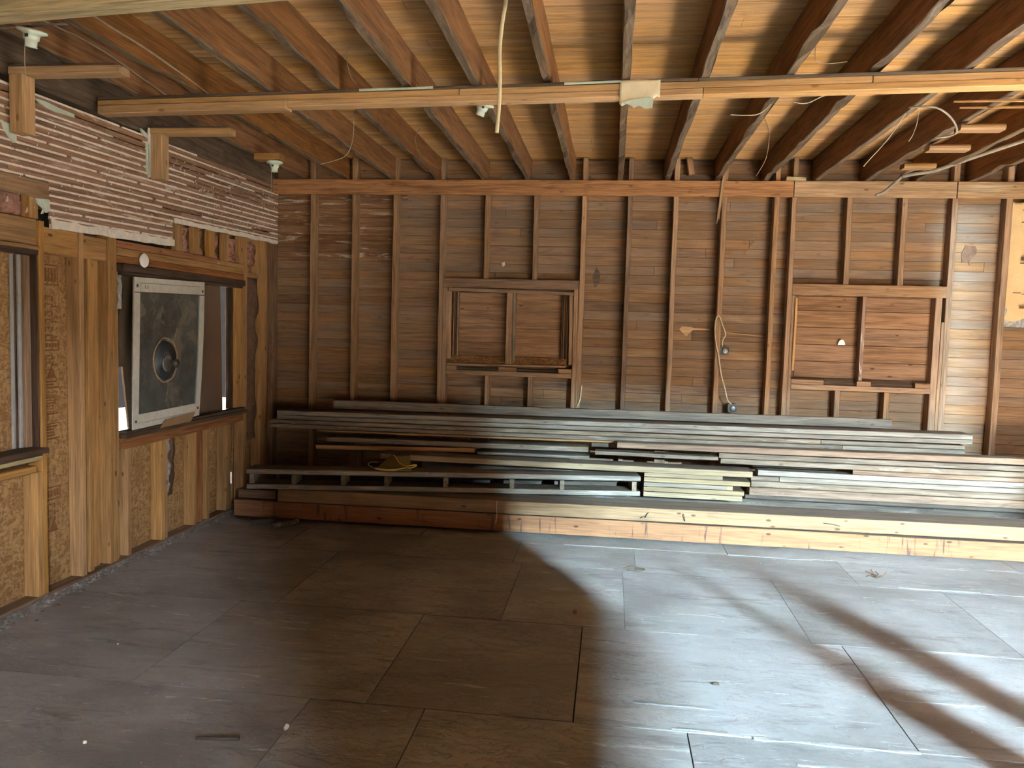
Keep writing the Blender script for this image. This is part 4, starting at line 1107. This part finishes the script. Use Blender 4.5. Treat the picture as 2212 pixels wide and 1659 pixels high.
# dust mask with yellow straps, lying on the frame
mk = empty('dust_mask', (-1.72, 6.1, 0.443), 'folded olive dust mask with yellow straps on the narrow pallet', 'mask')
def mf(u, v):
    x = -1.860 + 0.30 * u * (1 - 0.5 * v) + 0.10 * v
    bul = 0.035 * math.sin(math.pi * u) * (1 - 0.6 * v)
    return (x, 6.06 + 0.13 * v - bul, 0.440 + 0.105 * v)
sheet('mask_body', M['olive'], mf, 12, 8, 0.004, mk, (-1.72, 6.1, 0.443))
tube('strap', M['yellow_band'], [(-1.735, 6.14, 0.548), (-1.70, 6.10, 0.530), (-1.655, 6.05, 0.497), (-1.595, 6.03, 0.480), (-1.535, 6.04, 0.492), (-1.52, 6.05, 0.483), (-1.56, 6.03, 0.468), (-1.60, 6.02, 0.468), (-1.68, 6.00, 0.449), (-1.78, 6.00, 0.443), (-1.85, 6.02, 0.447)], 0.0055, mk, 6, flat=0.6)
tube('strap', M['yellow_band'], [(-1.85, 6.02, 0.449), (-1.91, 6.06, 0.462), (-1.925, 6.07, 0.478), (-1.89, 6.08, 0.492), (-1.85, 6.08, 0.490)], 0.0045, mk, 6, flat=0.6)
tube('strap', M['yellow_band'], [(-1.85, 6.015, 0.455), (-1.75, 5.99, 0.453), (-1.66, 6.0, 0.459), (-1.60, 6.02, 0.470)], 0.0045, mk, 6, flat=0.6)

strw = tube('hanging_straw', M['cord'], [(-0.84, 5.935, 0.262), (-0.842, 5.925, 0.20), (-0.838, 5.928, 0.15), (-0.845, 5.925, 0.085)], 0.003, sides=5)
tag(strw, 'thin pale string hanging down the face of the timbers', 'string')

# ================================================================ IN THE LEFT WINDOW
C_TL, C_TR, C_BL, C_BR = V3((-3.135, 4.797, 1.875)), V3((-3.135, 5.687, 1.895)), V3((-3.120, 4.747, 0.866)), V3((-3.118, 5.575, 0.876))
fp = empty('framed_panel', (-3.12, 5.16, 0.866), 'mottled grey panel in a white frame with round rosette and knob in the window', 'panel')
def pp(u, v, d=0.0):
    b = C_BL.lerp(C_BR, u); t = C_TL.lerp(C_TR, u)
    p = b.lerp(t, v)
    warp = 0.010 * math.sin(math.pi * v) * u
    return p + V3((d + warp, 0, 0))
sheet('panel_sheet', M['mottled'], lambda u, v: pp(u, v, 0), 12, 14, 0.008, fp, fp.location)
def rail(name, m, u0, u1, v0, v1, d=0.008, n=8):
    return sheet(name, m, lambda u, v: pp(u0 + (u1 - u0) * u, v0 + (v1 - v0) * v, d), n if u1 - u0 > 0.2 else 2, n if v1 - v0 > 0.2 else 2, 0.0085, fp, fp.location, False)
rail('frame_rail', M['white_paint'], 0, 1, 0.965, 1.0); rail('frame_rail', M['white_paint'], 0.075, 0.925, 0.905, 0.962)
rail('frame_rail', M['white_paint'], 0, 1, 0.0, 0.035); rail('frame_rail', M['white_paint'], 0.075, 0.925, 0.038, 0.095)
rail('frame_stile', M['white_paint'], 0, 0.072, 0.036, 0.964); rail('frame_stile', M['white_paint'], 0.928, 1.0, 0.036, 0.964)
rail('tape_line', M['blue_line'], 0.918, 0.927, 0.10, 0.90, 0.004)
rail('tape_line', M['ink_grey'], 0.0, 1.0, 0.898, 0.904, 0.0095)
for (u, v) in [(0.035, 0.945), (0.965, 0.93), (0.035, 0.05), (0.965, 0.06)]:
    lathe('screw', M['iron'], [(0.010, 0), (0.010, 0.003), (0.006, 0.005)], Matrix.Translation(pp(u, v, 0.0085)) @ Matrix.Rotation(math.pi/2, 4, 'Y'), fp, 12)
RC = pp(0.43, 0.44, 0.001)
RM = Matrix.Translation(RC) @ Matrix.Rotation(math.pi/2, 4, 'Y')
ros = lathe('rosette', M['rosette'], [(0.135, 0), (0.132, 0.006), (0.070, 0.004), (0.066, 0.010), (0.050, 0.014)], RM, fp, 36)
ring = [RC + V3((0.004, 0.148 * math.cos(a) * (1 + 0.02 * math.sin(5 * a)), 0.155 * math.sin(a) * (1 + 0.02 * math.cos(7 * a)))) for a in [2 * math.pi * i / 30 for i in range(31)]]
tube('crust_ring', M['crust'], ring, 0.007, ros, 5, 2)
lathe('hub_ring', M['steel'], [(0.060, 0), (0.060, 0.008), (0.052, 0.010), (0.048, 0.004)], RM @ Matrix.Translation((0.02, 0.0, 0.012)), ros, 28)
lathe('knob', M['knob'], [(0.010, 0), (0.010, 0.02), (0.026, 0.030), (0.032, 0.044), (0.028, 0.058), (0.012, 0.066)], RM @ Matrix.Translation((0.025, 0.045, 0.012)), ros, 20)
tube('crack', M['crust'], [RC + V3((0.003, 0.02, -0.14)), RC + V3((0.003, 0.03, -0.20)), RC + V3((0.003, 0.0, -0.30))], 0.0022, fp, 4)
tube('crack', M['crust'], [RC + V3((0.003, 0.10, 0.12)), RC + V3((0.004, 0.17, 0.26)), RC + V3((0.005, 0.23, 0.33))], 0.0022, fp, 4)
for q, (u0, v0, v1) in enumerate([(0.135, 0.925, 0.950), (0.165, 0.925, 0.950)]):
    rail('pencil_mark', M['ink_grey'], u0, u0 + 0.006, v0, v1, 0.0095, 2)
cbd = sheet('cardboard_scrap', M['cardboard'], lambda u, v: (-3.095 + 0.008 * v, 5.03 + 0.40 * u + 0.05 * v, 0.846 + 0.052 * v + 0.012 * u * v), 4, 2, 0.004, None, (-3.10, 5.2, 0.846), False)
tag(cbd, 'brown cardboard scrap on the sill leaning on the framed panel', 'cardboard')
dsc = lathe('foam_disc', M['foam'], [(0.020, 0), (0.042, 0.004), (0.050, 0.012), (0.044, 0.020), (0.015, 0.022)], Matrix.Translation((-3.149, 4.917, 1.992)) @ Matrix.Rotation(math.pi/2, 4, 'Y'), None, 18)
tag(dsc, 'white foam blob stuck on the plate above the left window', 'foam')

# ================================================================ BITS ON THE FLOOR
def crumb(name, m, x, y, s, lab, cat, sz=(1, 1, 1)):
    import bmesh
    bm = bmesh.new()
    bmesh.ops.create_icosphere(bm, subdivisions=2, radius=s)
    sd = random.random() * 30
    for v in bm.verts:
        v.co *= 1 + 0.45 * noise.noise(v.co / s + V3((sd, 0, 0)))
        v.co = V3((v.co.x * sz[0], v.co.y * sz[1], v.co.z * sz[2]))
    mz = min(v.co.z for v in bm.verts)
    me = bpy.data.meshes.new(name); bm.to_mesh(me); bm.free()
    return tag(link(name, me, m, None, Matrix.Translation((x, y, 0.0008 - mz))), lab, cat)
crumb('plaster_lump', M['plaster_bit'], -1.213, 2.83, 0.011, 'largest white plaster lump on the near floor, left of centre', 'plaster')
crumb('plaster_lump', M['plaster_bit'], -1.908, 2.60, 0.007, 'small white plaster lump on the near floor by the left corner', 'plaster')
crumb('plaster_lump', M['plaster_bit'], -1.35, 3.75, 0.005, 'tiny white plaster crumb on the dark floor before the window', 'plaster')
crumb('plaster_lump', M['plaster_bit'], -2.35, 3.45, 0.005, 'tiny white plaster crumb nearest the left wall studs', 'plaster')
crumb('wood_crumb', M['cardboard'], -0.146, 4.32, 0.014, 'small tan wood crumb in the dark floor patch', 'wood crumb')
for (x0, y0, x1, y1, r, lab) in [(-1.52, 2.70, -1.36, 2.73, 0.014, 'dark wood sliver on the near floor at the lower left'),
                                 (0.28, 2.73, 0.34, 2.745, 0.012, 'short dark sliver on the bright floor near the bottom edge'),
                                 (0.52, 3.55, 0.545, 3.555, 0.010, 'small dark chip in the middle of the bright floor')]:
    o = bar('wood_sliver', M['sooty'], (x0, y0, r/2 + 0.001), (x1, y1, r/2 + 0.001), r * 1.5, r, seg=5, wob=0.004, taper=(0.6, 1.0))
    tag(o, lab, 'wood sliver')
lf_ = empty('dry_twig_clump', (1.82, 5.40, 0), 'clump of dark dry twigs on the floor before the timbers', 'twigs')
for q in range(9):
    a = random.uniform(0, 2 * math.pi); L_ = random.uniform(0.03, 0.10)
    tube('twig', M['leaf'], [(1.82 + 0.02 * math.cos(a * 3), 5.40 + 0.012 * math.sin(a * 3), 0.006), (1.82 + 0.6 * L_ * math.cos(a), 5.40 + 0.4 * L_ * math.sin(a), 0.016), (1.82 + L_ * math.cos(a + 0.3), 5.40 + 0.7 * L_ * math.sin(a + 0.3), 0.008 + 0.02 * (q % 3))], 0.0035, lf_, 4, 3)
lf_ = empty('dry_twig_clump', (0.21, 5.22, 0), 'small curl of dark fibre on the floor below the narrow pallet end', 'twigs')
tube('twig', M['leaf'], [(0.14, 5.24, 0.005), (0.20, 5.27, 0.010), (0.28, 5.24, 0.006), (0.24, 5.19, 0.006), (0.16, 5.20, 0.005)], 0.004, lf_, 4, 4)

# rubble along the foot of the left wall
vs, fs = [], []
for q in range(700):
    yy = random.uniform(2.9, 6.3)
    xx = -3.13 + abs(random.gauss(0, 0.030)) * (1.0 if yy > 3.9 else 1.7)
    s = random.uniform(0.004, 0.016) * (1.0 if yy > 4.0 else 1.3)
    b = len(vs); c = V3((xx, yy, 0.001))
    pts = [V3((math.cos(a) * s * random.uniform(0.7, 1.6), math.sin(a) * s * random.uniform(0.9, 2.2), 0)) for a in (0.3, 1.7, 2.9, 4.1, 5.4)]
    vs += [c + p for p in pts] + [c + V3((random.uniform(-s, s) * 0.4, random.uniform(-s, s) * 0.4, s * random.uniform(0.6, 1.3)))]
    fs += [(b + k2, b + (k2 + 1) % 5, b + 5) for k2 in range(5)] + [(b + 4, b + 3, b + 2, b + 1, b)]
me = bpy.data.meshes.new('rubble'); o0 = V3((-3.1, 4.6, 0)); me.from_pydata([v - o0 for v in vs], [], fs)
tag(link('rubble', me, M['rubble'], None, Matrix.Translation(o0)), 'crumbled plaster rubble along the foot of the left wall', 'rubble', kind='stuff')
# fine white grit strewn over the floor
vs, fs = [], []
for q in range(240):
    yy = random.uniform(2.5, 5.8); xx = random.uniform(-2.9, 3.0)
    s = random.uniform(0.0010, 0.0032)
    b = len(vs); c = V3((xx, yy, 0.0005))
    vs += [c + V3((s, 0, 0)), c + V3((-s * 0.6, s, 0)), c + V3((-s * 0.7, -s, 0)), c + V3((0, 0, s * 1.3))]
    fs += [(b, b+1, b+3), (b+1, b+2, b+3), (b+2, b, b+3), (b, b+2, b+1)]
me = bpy.data.meshes.new('grit'); me.from_pydata([v - V3((0, 4, 0)) for v in vs], [], fs)
tag(link('grit', me, M['plaster_bit'], None, Matrix.Translation((0, 4, 0))), 'fine white grit strewn over the floor', 'grit', kind='stuff')
